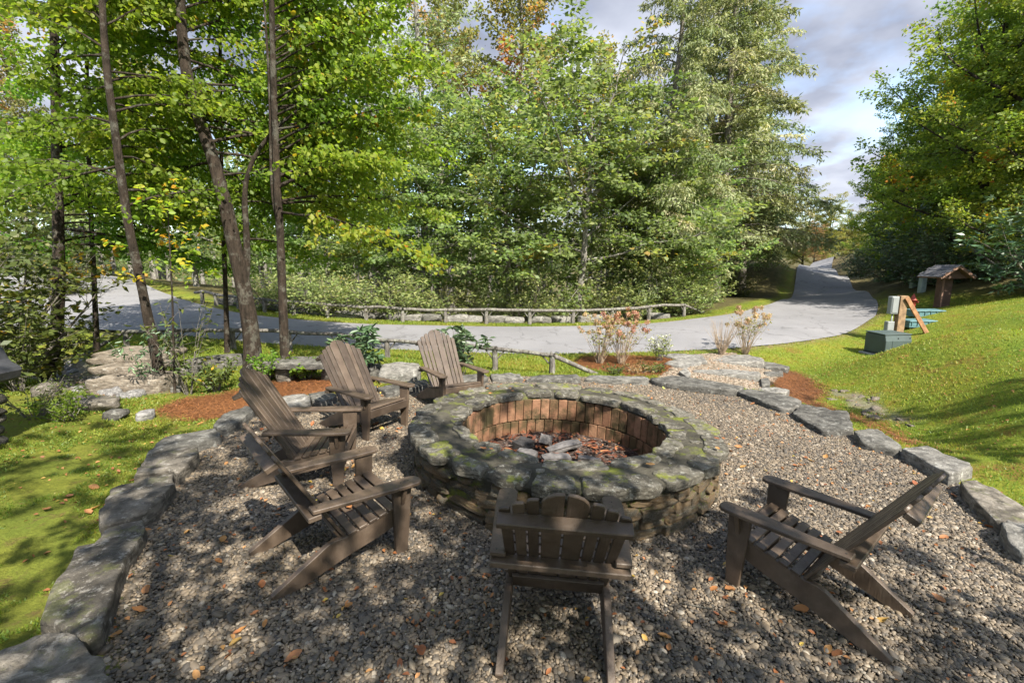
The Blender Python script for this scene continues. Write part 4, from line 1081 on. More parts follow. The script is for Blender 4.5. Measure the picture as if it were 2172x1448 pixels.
# ---- woodland species, each modelled once in a few forms and then repeated
def wood_form(kind, seed):
    rg = np.random.default_rng(seed); wood, lv = MB(), Leaves()
    def tr(h, r0, r1, lean=.03, k=8):
        n = 10; z = np.linspace(0, h, n); P = np.stack([np.cumsum(rg.normal(0, lean * h / n * 1.5, n)), np.cumsum(rg.normal(0, lean * h / n * 1.5, n)), z], 1); P -= P[0]; P[0, 2] = -.3
        return trunk_tube(wood, P, r0, r1, k)
    def limbs(n, h, z0, z1, ln, el0, el1, nb, L, ntw, npl, spread, lsz, tone, flat, r0):
        Q, r = tr(h * .8, r0, r0 * .2, .06)
        grow(wood, lv, Q, r, rg, nb, .5, 1, lambda u: L, (10, 60), .3, ntw, .36, npl, spread, lsz, tone, flat, 4)
        for k in range(n):
            u = k / max(1, n - 1); z = z0 + (z1 - z0) * u + rg.normal(0, .3); o = np.array([np.interp(z, Q[:, 2], Q[:, 0]), np.interp(z, Q[:, 2], Q[:, 1]), z])
            a_ = k * 2.4 + rg.normal(0, .4); e_ = math.radians(el0 + (el1 - el0) * u + rg.normal(0, 7)); l_ = ln * rg.uniform(.75, 1.15)
            sg = np.linspace(0, 1, 7)[:, None]; P = o + np.array([math.cos(a_) * math.cos(e_), math.sin(a_) * math.cos(e_), math.sin(e_)]) * sg * l_ + np.array([0, 0, .12 * l_]) * sg ** 2
            P[1:] += np.cumsum(rg.normal(0, .06, (6, 3)), 0); rr_ = r0 * .45 * (1 - .8 * sg[:, 0]); wood.tube(P, rr_, 6, False)
            grow(wood, lv, P, rr_, rg, nb, .12, 1, lambda u: L * (1 - .3 * u), (-15, 50), .3, ntw, .38, npl, spread, lsz, (tone[0] + rg.normal(0, .08), tone[1]), flat, 4)
    if kind == 'understory':
        limbs(12, 10, 1.5, 6.0, 3.6, 10, 72, 12, 1.7, 13, 17, .13, .15, (.5, .17), .45, .11)
        return wood.mesh('trunk', G['bark_grey']), lv.mesh('crown', G['birch'])
    if kind == 'tall':
        Q, r = tr(22, .24, .04, .03)
        grow(wood, lv, Q, r, rg, 44, .42, 1, lambda u: 5.0 * (1 - .6 * u), (25, 65), .1, 12, .34, 15, .2, .24, (.5, .22), .3, 5)
        return wood.mesh('trunk', G['bark_grey']), lv.mesh('crown', G['khaki'])
    if kind == 'pine':
        Q, r = tr(24, .22, .05, .02)
        grow(wood, lv, Q, r, rg, 40, .35, 1, lambda u: 3.8 * (1 - .6 * u), (-5, 30), .15, 9, .35, 11, .16, .30, (.25, .18), .4, 5)
        return wood.mesh('trunk', G['bark_grey']), lv.mesh('crown', G['needle'], .3)
    if kind == 'hemlock':
        Q, r = tr(22, .26, .03, .02)
        grow(wood, lv, Q, r, rg, 120, .15, 1, lambda u: 4.6 * (1 - .80 * u) + .5, (8, 28), .75, 13, .36, 15, .10, .26, (.5, .22), .7, 4, hang=.45)
        return wood.mesh('trunk', G['twig']), lv.mesh('crown', G['needle'], .30)
    if kind == 'bank':
        limbs(13, 13, 1.0, 8, 4.8, 8, 70, 15, 2.1, 13, 19, .15, .15, (.5, .14), .4, .2)
        return wood.mesh('trunk', G['bark']), lv.mesh('crown', G['bank'])
    if kind in ('rhodo', 'hedge', 'dark'):
        for s_ in range(9):
            a_ = s_ * .7 + rg.normal(0, .2); e_ = rg.uniform(.35, 1.4); l_ = rg.uniform(1.1, 1.5)
            n = 6; s = np.linspace(0, 1, n)[:, None]; P = np.array([math.cos(a_) * math.cos(e_), math.sin(a_) * math.cos(e_), math.sin(e_)]) * s * l_ + np.array([0, 0, .25]) * s ** 2; P[0, 2] = -.05
            wood.tube(P, .03 * (1 - .7 * s[:, 0]), 5, False)
            grow(wood, lv, P, .03 * (1 - .7 * s[:, 0]), rg, 12, .12, 1, lambda u: .75, (5, 60), .1, 16, .4, 9, .05, .15 if kind == 'rhodo' else .11, (.5, .22), .5, 3, hang=.1 if kind != 'rhodo' else .3)
        return wood.mesh('stems', G['twig']), lv.mesh('foliage', G[kind], .32 if kind == 'rhodo' else .5)
FORMS = {}
for kind, n in (('understory', 3), ('tall', 2), ('pine', 1), ('hemlock', 2), ('bank', 3), ('rhodo', 2), ('hedge', 2), ('dark', 1)):
    FORMS[kind] = [wood_form(kind, 900 + 17 * j + len(kind)) for j in range(n)]
ROOTH = {'understory': 10, 'tall': 22, 'pine': 24, 'hemlock': 22, 'bank': 13, 'rhodo': 1.9, 'hedge': 1.9, 'dark': 1.9}
def plant(kind, form, px, Y, h, label, name, cat='tree', group=None, wide=1.0, rz=0.0, leafm=None, z=None, lean=(0, 0)):
    x = (px - 1086) / FPX * (Y * cp + .3); zz = gz(x, Y) if z is None else z
    t_ = empty(name, (x, Y, zz), rz); t_.rotation_euler = (lean[0], lean[1], rz); s_ = h / ROOTH[kind]; t_.scale = (s_ * wide, s_ * wide, s_)
    w, l = FORMS[kind][form]
    shrub = kind in ('rhodo', 'hedge', 'dark')
    link('stems' if shrub else 'trunk', w, t_)
    if leafm: l = l.copy(); l.materials[0] = G[leafm]
    link('foliage' if shrub else 'crown', l, t_, kind='stuff')
    return tag(t_, label, cat, group)
WG = 'trees of the wood across the road'
for a_ in [
    ('understory', 0, 935, 22.5, 10.5, 'light green bushy tree at the left of the middle thicket'),
    ('understory', 1, 1075, 23.0, 12.6, 'rounded light green tree in the middle of the thicket'),
    ('understory', 2, 1225, 22.0, 13.6, 'tallest light green bushy tree, just right of the picture centre'),
    ('understory', 0, 1345, 23.5, 12.0, 'light green bushy tree in front of the leaning hemlock'),
    ('understory', 1, 1425, 24, 9.0, 'light green bushy tree below the grey hemlocks, left one'),
    ('understory', 2, 1480, 30, 8.0, 'light green bushy tree below the grey hemlocks, nearest the road bend'),
    ('understory', 0, 1545, 41, 8.0, 'light green tree at the left verge where the road narrows'),
    ('understory', 2, 820, 24.5, 10.5, 'light green bushy tree behind the clipped shrubs by the far fence'),
    ('understory', 1, 700, 25, 10, 'light green tree seen between the slim left trunks and the thicket'),
    ('understory', 0, 565, 26, 10, 'light green tree across the road behind the straight slim trunk'),
    ('understory', 2, 420, 28, 10.5, 'light green tree across the road behind the forked trunk'),
    ('tall', 0, 1100, 31, 23.5, 'tall thin crowned tree with olive leaves against the sky, centre'),
    ('tall', 1, 1270, 35, 17.5, 'tall olive tree whose rounded top stands in the sky right of centre'),
    ('tall', 1, 960, 36, 24, 'tall sparse tree behind the pine, left of centre'),
    ('tall', 0, 640, 36, 20, 'tall pale tree high behind the slim left trees'),
    ('tall', 1, 330, 38, 19, 'tall pale tree behind the road on the left'),
    ('tall', 0, 80, 36, 18, 'tall pale tree at the far left across the road'),
    ('understory', 1, 180, 34, 10, 'bushy tree on the far side of the road at the left'),
    ('understory', 2, 10, 30, 11, 'bushy tree at the left edge across the road'),
    ('pine', 0, 800, 24, 25, 'tall pine with bare grey trunk left of the thicket'),
    ('pine', 0, 905, 29, 26, 'tall dark pine reaching the top of the picture, left of centre'),
    ('hemlock', 0, 1375, 24, 23, 'leaning hemlock with long bare trunk at the left of the grey group'),
    ('hemlock', 1, 1515, 28.5, 24, 'broadest grey green hemlock left of the sky gap'),
    ('hemlock', 0, 1572, 37, 23, 'grey green hemlock whose branches edge the sky gap'),
    ('hemlock', 1, 1480, 33, 25, 'hemlock rising behind the leaning one')]:
    kind, f, px, Y, h, lab = a_
    plant(kind, f, px, Y, h, lab, {'understory': 'bushy_tree', 'tall': 'tall_tree', 'pine': 'pine_tree', 'hemlock': 'hemlock_tree', 'bank': 'broadleaf_tree'}[kind], group=WG, rz=px * .37, wide=.72 if 'leaning hemlock' in lab else 1.25 if kind == 'understory' else 1.0 if kind != 'tall' else .95,
          lean=(0, .07) if 'leaning hemlock' in lab else (0, 0))
BG = 'trees on the bank right of the road'
for f, px, Y, h, lab, wide in [
    (0, 2190, 18.5, 12.5, 'yellow green broadleaf tree nearest on the right bank', .9), (1, 2050, 24, 14.5, 'broadleaf tree behind the little roofed post', .9), (2, 2235, 21, 17, 'tall broadleaf tree at the right edge of the picture', 1.0),
    (0, 2000, 30, 14, 'broadleaf tree above the dark rhododendron on the right verge', .95), (1, 1925, 42, 15, 'darker broadleaf tree farther down the right verge', .9), (2, 2075, 29, 20, 'tallest broadleaf tree high on the right bank', .9),
    (1, 1868, 62, 15, 'broadleaf tree farthest along the right verge', .9), (0, 2020, 40, 20, 'tall tree with browned top behind the right bank trees', .8), (2, 1990, 36, 12, 'rounded yellow green tree half way up the right bank', .85), (1, 1958, 31.5, 10.5, 'low leafy tree above the verge left of the roofed post', .9), (0, 1862, 50, 10.5, 'low rounded tree leaning towards the road at the right verge', .95), (1, 2200, 27, 12, 'leafy tree filling the right bank below the tallest crown', 1.0)]:
    plant('bank', f, px, Y, h, lab, 'broadleaf_tree', group=BG, rz=px * .71, wide=wide)
for f, px, Y, h, lab, lm in [(0, 1750, 95, 13, 'yellow tree at the end of the road', 'yellow'), (1, 1722, 80, 6.5, 'rust coloured bush at the far bend', 'rust'), (2, 1700, 100, 15, 'yellow green tree closing the view down the road', 'yellow'), (1, 1795, 105, 12, 'pale tree right of the end of the road', 'yellow')]:
    plant('bank', f, px, Y, h, lab, 'broadleaf_tree', group='autumn trees at the end of the road', rz=px * .5, leafm=lm)
SG = 'shrubs along the road and bank'
for kind, f, px, Y, h, lab, wide in [
    ('rhodo', 0, 1822, 42, 3.0, 'dark rhododendron on the right verge farthest down the road', .85), ('rhodo', 1, 1925, 27, 4.0, 'tall dark rhododendron in the middle of the right verge', .75), ('rhodo', 0, 1880, 35, 2.8, 'dark rhododendron between the two larger verge shrubs', 1.0),
    ('rhodo', 1, 1985, 23.5, 2.6, 'dark rhododendron behind the roofed post', 1.3), ('rhodo', 0, 2105, 21, 3.0, 'grey green rhododendron right of the roofed post', 1.0), ('rhodo', 1, 2210, 16.5, 3.3, 'large rhododendron at the right edge above the mound', 1.1),
    ('hedge', 0, 575, 19.6, 1.7, 'clipped pale green shrub behind the far fence, leftmost', 1.4), ('hedge', 1, 660, 19.2, 1.7, 'pale green shrub behind the far fence, second from left', 1.5), ('hedge', 0, 730, 19.4, 1.5, 'pale green shrub behind the far fence, third from left', 1.6), ('hedge', 1, 830, 19.6, 1.9, 'pale green mounded shrub behind the far fence, fourth from left', 1.5), ('hedge', 0, 890, 19.8, 1.4, 'low pale green shrub at the right end of the shrub row', 1.6),
    ('hedge', 1, 1040, 21.5, 1.3, 'low green shrub under the middle of the thicket', 1.6), ('hedge', 0, 1180, 21.5, 1.3, 'low green shrub below the tallest bushy tree', 1.6), ('hedge', 1, 1330, 21.0, 1.5, 'green shrub behind the right half of the far fence', 1.5), ('hedge', 0, 1450, 21.5, 1.6, 'green shrub past the right end of the far fence', 1.5), ('hedge', 1, 1490, 25, 1.6, 'green shrub on the verge inside the road bend', 1.5), ('hedge', 0, 1560, 33, 1.8, 'green shrub on the left verge where the road narrows', 1.4),
    ('hedge', 0, 985, 21.5, 2.0, 'leafy green shrub behind the fence at the left foot of the thicket', 1.2), ('hedge', 1, 1115, 22, 2.4, 'tall leafy green shrub behind the middle of the far fence', 1.1), ('hedge', 0, 1265, 21.8, 2.2, 'leafy green shrub just right of the middle of the far fence', 1.2), ('hedge', 1, 1400, 22, 2.6, 'tall leafy green shrub near the right end of the far fence', 1.1),
    ('dark', 0, 20, 9.2, 3.0, 'dense dark evergreen shrub at the left edge by the leaning trunk', .95), ('dark', 0, -70, 7.6, 2.6, 'dark evergreen shrub cut off by the left edge', 1.0), ('dark', 0, 130, 20.5, 1.6, 'dark shrub across the road at the far left', 1.6)]:
    plant(kind, f, px, Y, h, lab, {'rhodo': 'rhododendron', 'hedge': 'green_shrub', 'dark': 'evergreen_shrub'}[kind], 'shrub', SG, wide, px * .9)

# the deep wood beyond, which reads as one mass
rg = np.random.default_rng(55); lv = Leaves(); wood = MB()
cl = np.stack([rg.uniform(-62, 19, 900), rg.uniform(38, 62, 900), rg.uniform(-2, 11, 900) ** 1.0], 1)
for c in cl:
    n = 60; r = rg.uniform(.8, 2.0)
    lv.add(c + rg.normal(0, 1, (n, 3)) * [r, r, r * .45], rg.normal(0, 1, (n, 3)), np.array([0, 0, 1.]) + rg.normal(0, .6, (n, 3)), rg.uniform(.25, .5, n), rg.normal(.5, .2) + rg.normal(0, .12, n))
for k in range(120):
    x = rg.uniform(-55, 18); y = rg.uniform(34, 60); h = rg.uniform(8, 20); z = float(tps(np.array([x]), np.array([y]))[0])
    wood.tube([(x, y, z - .3), (x + rg.normal(0, .3), y, z + h * .5), (x + rg.normal(0, .6), y, z + h)], [rg.uniform(.1, .25), .12, .03], 5, False)
t_ = empty('background_wood'); tag(t_, 'mass of woodland behind the roadside trees', 'woodland', kind='stuff')
link('trunk', wood.mesh('trunk', G['bark_grey']), t_, kind='stuff'); link('crown', lv.mesh('crown', G['birch']), t_, kind='stuff')
# wooded bank behind the right trees
lv = Leaves()
for c in np.stack([rg.uniform(20, 80, 520), rg.uniform(16, 75, 520), rg.uniform(0, 8, 520)], 1):
    if c[0] < np.interp(c[1], E1[200:, 1], E1[200:, 0]) + 9 or c[0] < 24: continue
    c[2] += gz(c[0], c[1]); n = 70; r = rg.uniform(1.0, 2.2)
    lv.add(c + rg.normal(0, 1, (n, 3)) * [r, r, r * .5], rg.normal(0, 1, (n, 3)), np.array([0, 0, 1.]) + rg.normal(0, .6, (n, 3)), rg.uniform(.25, .5, n), rg.normal(.5, .2) + rg.normal(0, .12, n))
tag(link('bank_wood', lv.mesh('bank_wood', G['bank'])), 'mass of woodland high on the right bank', 'woodland', kind='stuff')

# trees standing behind the viewer, whose shade dapples the patio
def shade_tree(x, y, h, seed, nb, Lm, label, t0=.42, npl=16):
    rg = np.random.default_rng(seed); wood, lv = MB(), Leaves()
    P = np.array([(0, 0, -.2), (.1, .05, h * .3), (-.1, .2, h * .6), (.1, .2, h)]); Q, r = trunk_tube(wood, P, .17, .04)
    grow(wood, lv, Q, r, rg, nb, t0, 1, lambda u: Lm * (1 - .4 * u), (0, 40), .3, 6, .22, npl, .06, .13, (.5, .2))
    return finish_tree('shade_tree', wood, lv, G['bark'], G['green'], label, group='trees overhanging the patio from behind', wr=.75, folded=True, loc=onland(x, y))
shade_tree(3.9, -2.2, 8.0, 61, 33, 3.7, 'tree overhanging the patio from behind on the right')
shade_tree(1.0, -2.6, 8.0, 62, 32, 3.7, 'tree overhanging the patio from straight behind')
shade_tree(-2.4, -2.0, 7.5, 63, 21, 3.2, 'tree overhanging the patio from behind on the left')
shade_tree(11.0, .6, 8.0, 64, 20, 2.8, 'tree beyond the right edge that shades the mound')

# ------------------------------------------------------------------ understory plants near the patio
def stem_plant(name, label, px, py, seed, nst, h, fan, leafm, lsz, per, wr, group, cat='shrub', barkm='twig', bare=.3, flat=.3, hang=.3, whorl=True, heads=None, tone=(.5, .2), r=.007):
    rg = np.random.default_rng(seed); p = ground(px, py); t_ = empty(name, p); wood, lv = MB(), Leaves(); tips = []
    for k in range(nst):
        a_ = rg.uniform(0, 6.28); f = fan * math.sqrt(rg.random()); hh = h * rg.uniform(.65, 1.05); n = 7; s = np.linspace(0, 1, n)[:, None]
        P = np.array([.05 * math.cos(a_), .05 * math.sin(a_), -.03]) + np.array([math.cos(a_) * f, math.sin(a_) * f, 0]) * s ** 1.3 + np.array([0, 0, hh]) * s
        P[1:] += np.cumsum(rg.normal(0, .012, (n - 1, 3)), 0); wood.tube(P, r * (1.2 - .9 * s[:, 0]), 4, False); tips.append(P[-1])
        if per:
            subs = [(P[-1], P[-1] - P[-2])]
            for j in range(3):
                v = rg.uniform(bare + .1, .95); q = np.array([np.interp(v, s[:, 0], P[:, c]) for c in range(3)]); d = rg.normal(0, 1, 3) * [1, 1, .3] + [0, 0, .5]; d = d / np.linalg.norm(d); e = q + d * h * rg.uniform(.08, .2)
                wood.tube(np.stack([q, (q + e) / 2, e]), [r * .6, r * .5, r * .3], 3, False); subs.append((e, d))
            for q, d in subs:
                c = rg.integers(max(2, per // 2), per + 1)
                if whorl: pp = q + rg.normal(0, .012, (c, 3)); ld = rg.normal(0, 1, (c, 3)) * [1, 1, .35] + unit(d) * .35 - [0, 0, hang]
                else: pp = q - unit(d) * rg.uniform(0, .3, c)[:, None] * h * .5 + rg.normal(0, .03, (c, 3)); ld = rg.normal(0, 1, (c, 3)) * [1, 1, .5] - [0, 0, hang]
                lv.add(pp, ld, np.array([0, 0, 1.]) * flat + rg.normal(0, .4, (c, 3)), lsz * rg.uniform(.6, 1.2, c), rg.normal(tone[0], tone[1], c))
    link('stems', wood.mesh('stems', G[barkm]), t_)
    if lv.p: link('foliage', lv.mesh('foliage', G[leafm], wr, True), t_, kind='stuff')
    if heads:
        hm, nh, hs = heads; hl = Leaves(); c = 90; dr = unit(rg.normal(0, 1, (c, 3)))
        hl.add(dr * rg.uniform(.55, 1, c)[:, None] * [1, 1, .8], rg.normal(0, 1, (c, 3)), dr, rg.uniform(.35, .6, c), rg.random(c)); me = hl.mesh('flower_head', G[hm], .8)
        for k in range(min(nh, len(tips))): link('flower_head', me, t_, tips[k], (rg.uniform(0, 6), rg.uniform(0, 6), 0), hs * rg.uniform(.75, 1.2))
    return tag(t_, label, cat, group)
PGp = 'plants around the patio'
stem_plant('rhododendron', 'young rhododendron with glossy leaves behind the second farthest chair', 770, 805, 1, 13, 1.0, .42, 'rhodo', .19, 11, .28, PGp, flat=.3)
stem_plant('rhododendron', 'young rhododendron with glossy leaves behind the farthest chair', 975, 800, 2, 12, .95, .55, 'rhodo', .18, 11, .28, PGp)
stem_plant('leafy_shrub', 'lanky dark leaved shrub between the slim trunks by the creek', 400, 836, 3, 11, 1.7, .7, 'dark', .12, 5, .3, PGp, whorl=False, hang=.5)
stem_plant('leafy_shrub', 'arching dark leaved shrub in front of the stone steps', 320, 832, 4, 10, 1.1, .75, 'rhodo', .12, 6, .28, PGp, whorl=False, hang=.5)
stem_plant('leafy_shrub', 'low green bush between the sapling and the forked trunk', 455, 830, 5, 20, .6, .5, 'dark', .09, 9, .4, PGp, whorl=False, hang=.35)
stem_plant('leafy_shrub', 'low green bush beneath the forked dark trunk', 560, 812, 6, 18, .65, .4, 'green', .08, 9, .45, PGp, whorl=False, tone=(.35, .15))
stem_plant('leafy_shrub', 'low green plant right of the straight slim trunk', 650, 806, 7, 14, .5, .35, 'green', .10, 10, .45, PGp, whorl=False, tone=(.35, .15))
stem_plant('leafy_shrub', 'dark bush under the leaning trunk at the far left', 40, 830, 8, 22, 1.5, .6, 'dark', .10, 12, .4, PGp, whorl=False)
stem_plant('leafy_shrub', 'weedy green plants at the creek edge on the left', 150, 892, 9, 16, .4, .4, 'green', .07, 8, .3, PGp, whorl=False, tone=(.3, .15))
stem_plant('leafy_shrub', 'twiggy low shrub left of the mossy lawn', 75, 888, 12, 18, .55, .4, 'dark', .05, 6, .4, PGp, whorl=False)
HG = 'dried flower shrubs by the path'
stem_plant('hydrangea', 'dried hydrangea with tan flower heads, left of the pair by the fence end', 1272, 772, 21, 34, 1.15, .55, 'khaki', .07, 3, .5, HG, barkm='straw_stem', heads=('dryflower', 26, .06), r=.006)
stem_plant('hydrangea', 'dried hydrangea with pinkish flower heads, right of the pair by the fence end', 1318, 773, 22, 36, 1.3, .55, 'khaki', .07, 2, .5, HG, barkm='straw_stem', heads=('pinkflower', 26, .065), r=.006)
stem_plant('aster', 'small white flowering aster by the path', 1398, 766, 23, 18, .7, .26, 'hedge', .06, 8, .4, HG, whorl=False, heads=('whiteflower', 16, .03), r=.005)
stem_plant('hydrangea', 'dense dry twiggy hydrangea beside the road, left of its twin', 1530, 752, 24, 70, 1.0, .45, 'khaki', .05, 0, .5, HG, barkm='straw_stem', r=.006)
stem_plant('hydrangea', 'dry hydrangea with pale flower heads beside the road', 1580, 752, 25, 46, 1.25, .55, 'khaki', .06, 2, .5, HG, barkm='straw_stem', heads=('dryflower', 22, .075), r=.006)
for k, (px, py) in enumerate([(1352, 793), (1385, 790), (1300, 795)]):
    stem_plant('low_plant', f'low tawny plants along the far rim of the gravel, {ORD[k]} clump', px, py, 30 + k, 16, .22, .25, 'dark' if k else 'rust', .06, 7, .4, PGp, whorl=False, cat='plant')

# ------------------------------------------------------------------ utility things on the right
def rel(p, x=0, y=0, z=0): return (p[0] + x, p[1] + y, p[2] + z)
tb = empty('transformer_box'); x_ = (1893 - 1086) / FPX * 13.2; P_ = onland(x_, 13.2); tb.location = rel(P_, 0, 0, -.02); tb.rotation_euler = (0, 0, .12); tb.scale = (.74, .74, .8)
tag(tb, 'dark green metal transformer box on a concrete pad behind the mound', 'utility box')
link('pad', box_mesh('pad', (1.35, 1.15, .14), G['concrete'], .015), tb, (0, 0, .03))
body = prism_mesh('body', [(-.46, .1), (.46, .1), (.46, .80), (.42, .83), (-.40, .80), (-.46, .60)], 1.1, G['transformer'], .012, 'x')
link('body', body, tb, (0, 0, 0))
link('skirt', box_mesh('skirt', (1.12, .945, .07), G['transformer_dark'], .006), tb, (0, 0, .135))
link('lid', box_mesh('lid', (1.15, .88, .035), G['transformer'], .01), tb, (0, .02, .845), (.04, 0, 0))
link('door_seam', box_mesh('door_seam', (.012, .01, .5), G['transformer_dark'], 0), tb, (-.27, -.462, .36))
for xx in (-.02, .48):
    link('bolt', box_mesh('bolt', (.035, .03, .035), G['transformer_dark'], .006), tb, (xx, -.445, .70))
mp = empty('meter_post'); P_ = ground(1908, 712); d_ = 14.6; x_ = (1912 - 1086) / FPX * d_; z_ = gz(x_, d_); mp.location = (x_, d_, z_)
ztop = atY(1912, 627, d_)[2] - z_
tag(mp, 'wooden utility post with grey meter boxes and a diagonal brace', 'utility post')
link('post', box_mesh('post', (.23, .18, ztop + .2), G['treated_old'], .006), mp, (0, 0, ztop / 2 - .1))
bx = atY(1972, 703, d_ - .15); e = np.array([bx[0] - x_, -.15, bx[2] - z_ - .15]); s_ = np.array([.03, -.10, ztop - .05]); L_ = np.linalg.norm(e - s_)
link('brace', box_mesh('brace', (.13, .045, L_), G['treated'], .005), mp, tuple((e + s_) / 2), (0, math.atan2(e[0] - s_[0], e[2] - s_[2]) + PI, 0))
link('back_brace', box_mesh('back_brace', (.09, .045, ztop * 1.1), G['treated_old'], .005), mp, (.13, .25, ztop * .42), (-.25, -.06, 0))
mt_ = link('meter_box', box_mesh('meter_box', (.24, .18, .56), G['meter'], .02), mp, (-.245, .02, ztop - .30))
link('cover_plate', box_mesh('cover_plate', (.18, .02, .46), G['meter'], .008), mt_, (0, -.095, 0))
bm = bmesh.new(); bmesh.ops.create_cone(bm, cap_ends=True, segments=10, radius1=.025, radius2=.025, depth=.6); link('conduit', bm_mesh('conduit', bm, G['meter'], True), mp, (-.235, .02, ztop - .86))
link('junction_box', box_mesh('junction_box', (.22, .16, .34), G['meter'], .015), mp, (-.29, .02, ztop - .98))
# fire hydrant glimpsed behind the post
hy = empty('fire_hydrant'); P_ = ground(1934, 660); hy.location = P_; tag(hy, 'red fire hydrant half hidden behind the utility post', 'hydrant')
bm = bmesh.new()
def lathe(bm, prof, k=14):
    R = []
    for r, z in prof: R.append([bm.verts.new((r * math.cos(x * 2 * PI / k), r * math.sin(x * 2 * PI / k), z)) for x in range(k)])
    for a_, b_ in zip(R[:-1], R[1:]):
        for i in range(k): bm.faces.new((a_[i], a_[(i + 1) % k], b_[(i + 1) % k], b_[i]))
    bm.faces.new(R[-1]); bm.faces.new(R[0][::-1])
lathe(bm, [(.13, 0), (.13, .04), (.09, .05), (.09, .42), (.12, .43), (.12, .47), (.09, .48), (.085, .56), (.05, .63), (.025, .65), (.025, .70)]); link('barrel', bm_mesh('barrel', bm, G['red'], True), hy)
for s in (-1, 1):
    bm = bmesh.new(); bmesh.ops.create_cone(bm, cap_ends=True, segments=8, radius1=.05, radius2=.045, depth=.12); link('nozzle_cap', bm_mesh('nozzle_cap', bm, G['red']), hy, (s * .13, 0, .38), (0, PI / 2, 0))
# roofed post
ks = empty('roofed_post'); P_ = ground(1996, 651); ks.location = P_; ks.rotation_euler = (0, 0, -.08); sc_ = P_[1] / 18.5; ks.scale = (sc_,) * 3
tag(ks, 'brown wooden post with a small shingled gable roof on the bank', 'kiosk')
link('post', box_mesh('post', (.42, .26, 1.4), G['kiosk'], .01), ks, (0, 0, .60))
link('post_trim', box_mesh('post_trim', (.06, .06, 1.2), G['kiosk_light'], .006), ks, (-.15, -.14, .55))
for s in (-1, 1):
    sl_ = link('roof_slope', box_mesh('roof_slope', (.78, 1.15, .05), G['kiosk_light'], .006), ks, (s * .305, 0, 1.40), (0, s * .62, 0))
    sh = box_mesh('shingle', (.165, .20, .018), G['shingle'], .004)
    for i in range(5):
        for j in range(6):
            link('shingle', sh, sl_, ((-.32 + i * .155) * 1, -.5 + j * .2 + (.04 if i % 2 else -.04), .036 + .004 * (i % 2)), (0, -.05 * s, 0))
link('gable_board', prism_mesh('gable_board', [(-.52, 1.13), (.52, 1.13), (0, 1.52)], .05, G['kiosk'], .004, 'y'), ks, (0, -.36, 0))
for s in (-1, 1): link('fascia', box_mesh('fascia', (.80, .04, .10), G['kiosk_light'], .005), ks, (s * .305, -.585, 1.385), (0, s * .62, 0))
# low teal lids and grey pedestals
for k, (px, py, w, lab) in enumerate([(1962, 668, 62, 'teal utility lid on the bank, upper one'), (1945, 690, 60, 'teal utility lid on the bank, lower one behind the brace')]):
    p = ground(px, py); o = empty('utility_lid', p); w_ = w / FPX * p[1]; tag(o, lab, 'utility lid', 'teal lids on the bank')
    link('lid', box_mesh('lid', (w_, .5, .05), G['teal'], .015), o, (0, 0, .17), (.05, 0, 0)); link('curb', box_mesh('curb', (w_ * .95, .44, .22), G['teal'], .01), o, (0, 0, .06))
    for i in range(5): link('rib', box_mesh('rib', (.02, .03, .15), G['teal'], .004), o, ((i - 2) * w_ * .2, -.23, .09))
for k, (px, py, h, lab) in enumerate([(1954, 620, .75, 'taller grey green cable pedestal left of the roofed post'), (1936, 610, .55, 'shorter pale cable pedestal in the shrub shadow')]):
    p = ground(px, py); o = empty('cable_pedestal', p); tag(o, lab, 'pedestal', 'cable pedestals'); link('body', box_mesh('body', (.26, .22, h), G['pedestal'], .015), o, (0, 0, h / 2 - .03)); link('cap', box_mesh('cap', (.30, .26, .05), G['pedestal'], .012), o, (0, 0, h))

# stone pier with a covered grill at the left edge
gr_ = empty('grill_pier', rel(ground(-15, 975), -.62, .2, 0)); tag(gr_, 'stacked stone pier with a dark covered grill at the left edge', 'grill')
gsm = [rock_mesh('pier_stone', (1, 1, 1), 80 + k, G['boulder'], 3, .17, .72) for k in range(4)]
rg = np.random.default_rng(4)
for ly in range(6):
    for ix in range(2):
        for iy in range(2):
            link('stone', gsm[rg.integers(4)], gr_, ((ix - .5) * .3 + rg.normal(0, .02), (iy - .5) * .3 + rg.normal(0, .02), .05 + ly * .12), (0, 0, rg.integers(4) * PI / 2), (.31 * rg.uniform(.9, 1.1), .31, .125))
link('cover', prism_mesh('cover', [(-.5, .72), (.42, .72), (.47, .86), (.34, .93), (.28, 1.1), (-.2, 1.16), (-.5, 1.05)], .8, G['cover'], .03, 'y'), gr_)

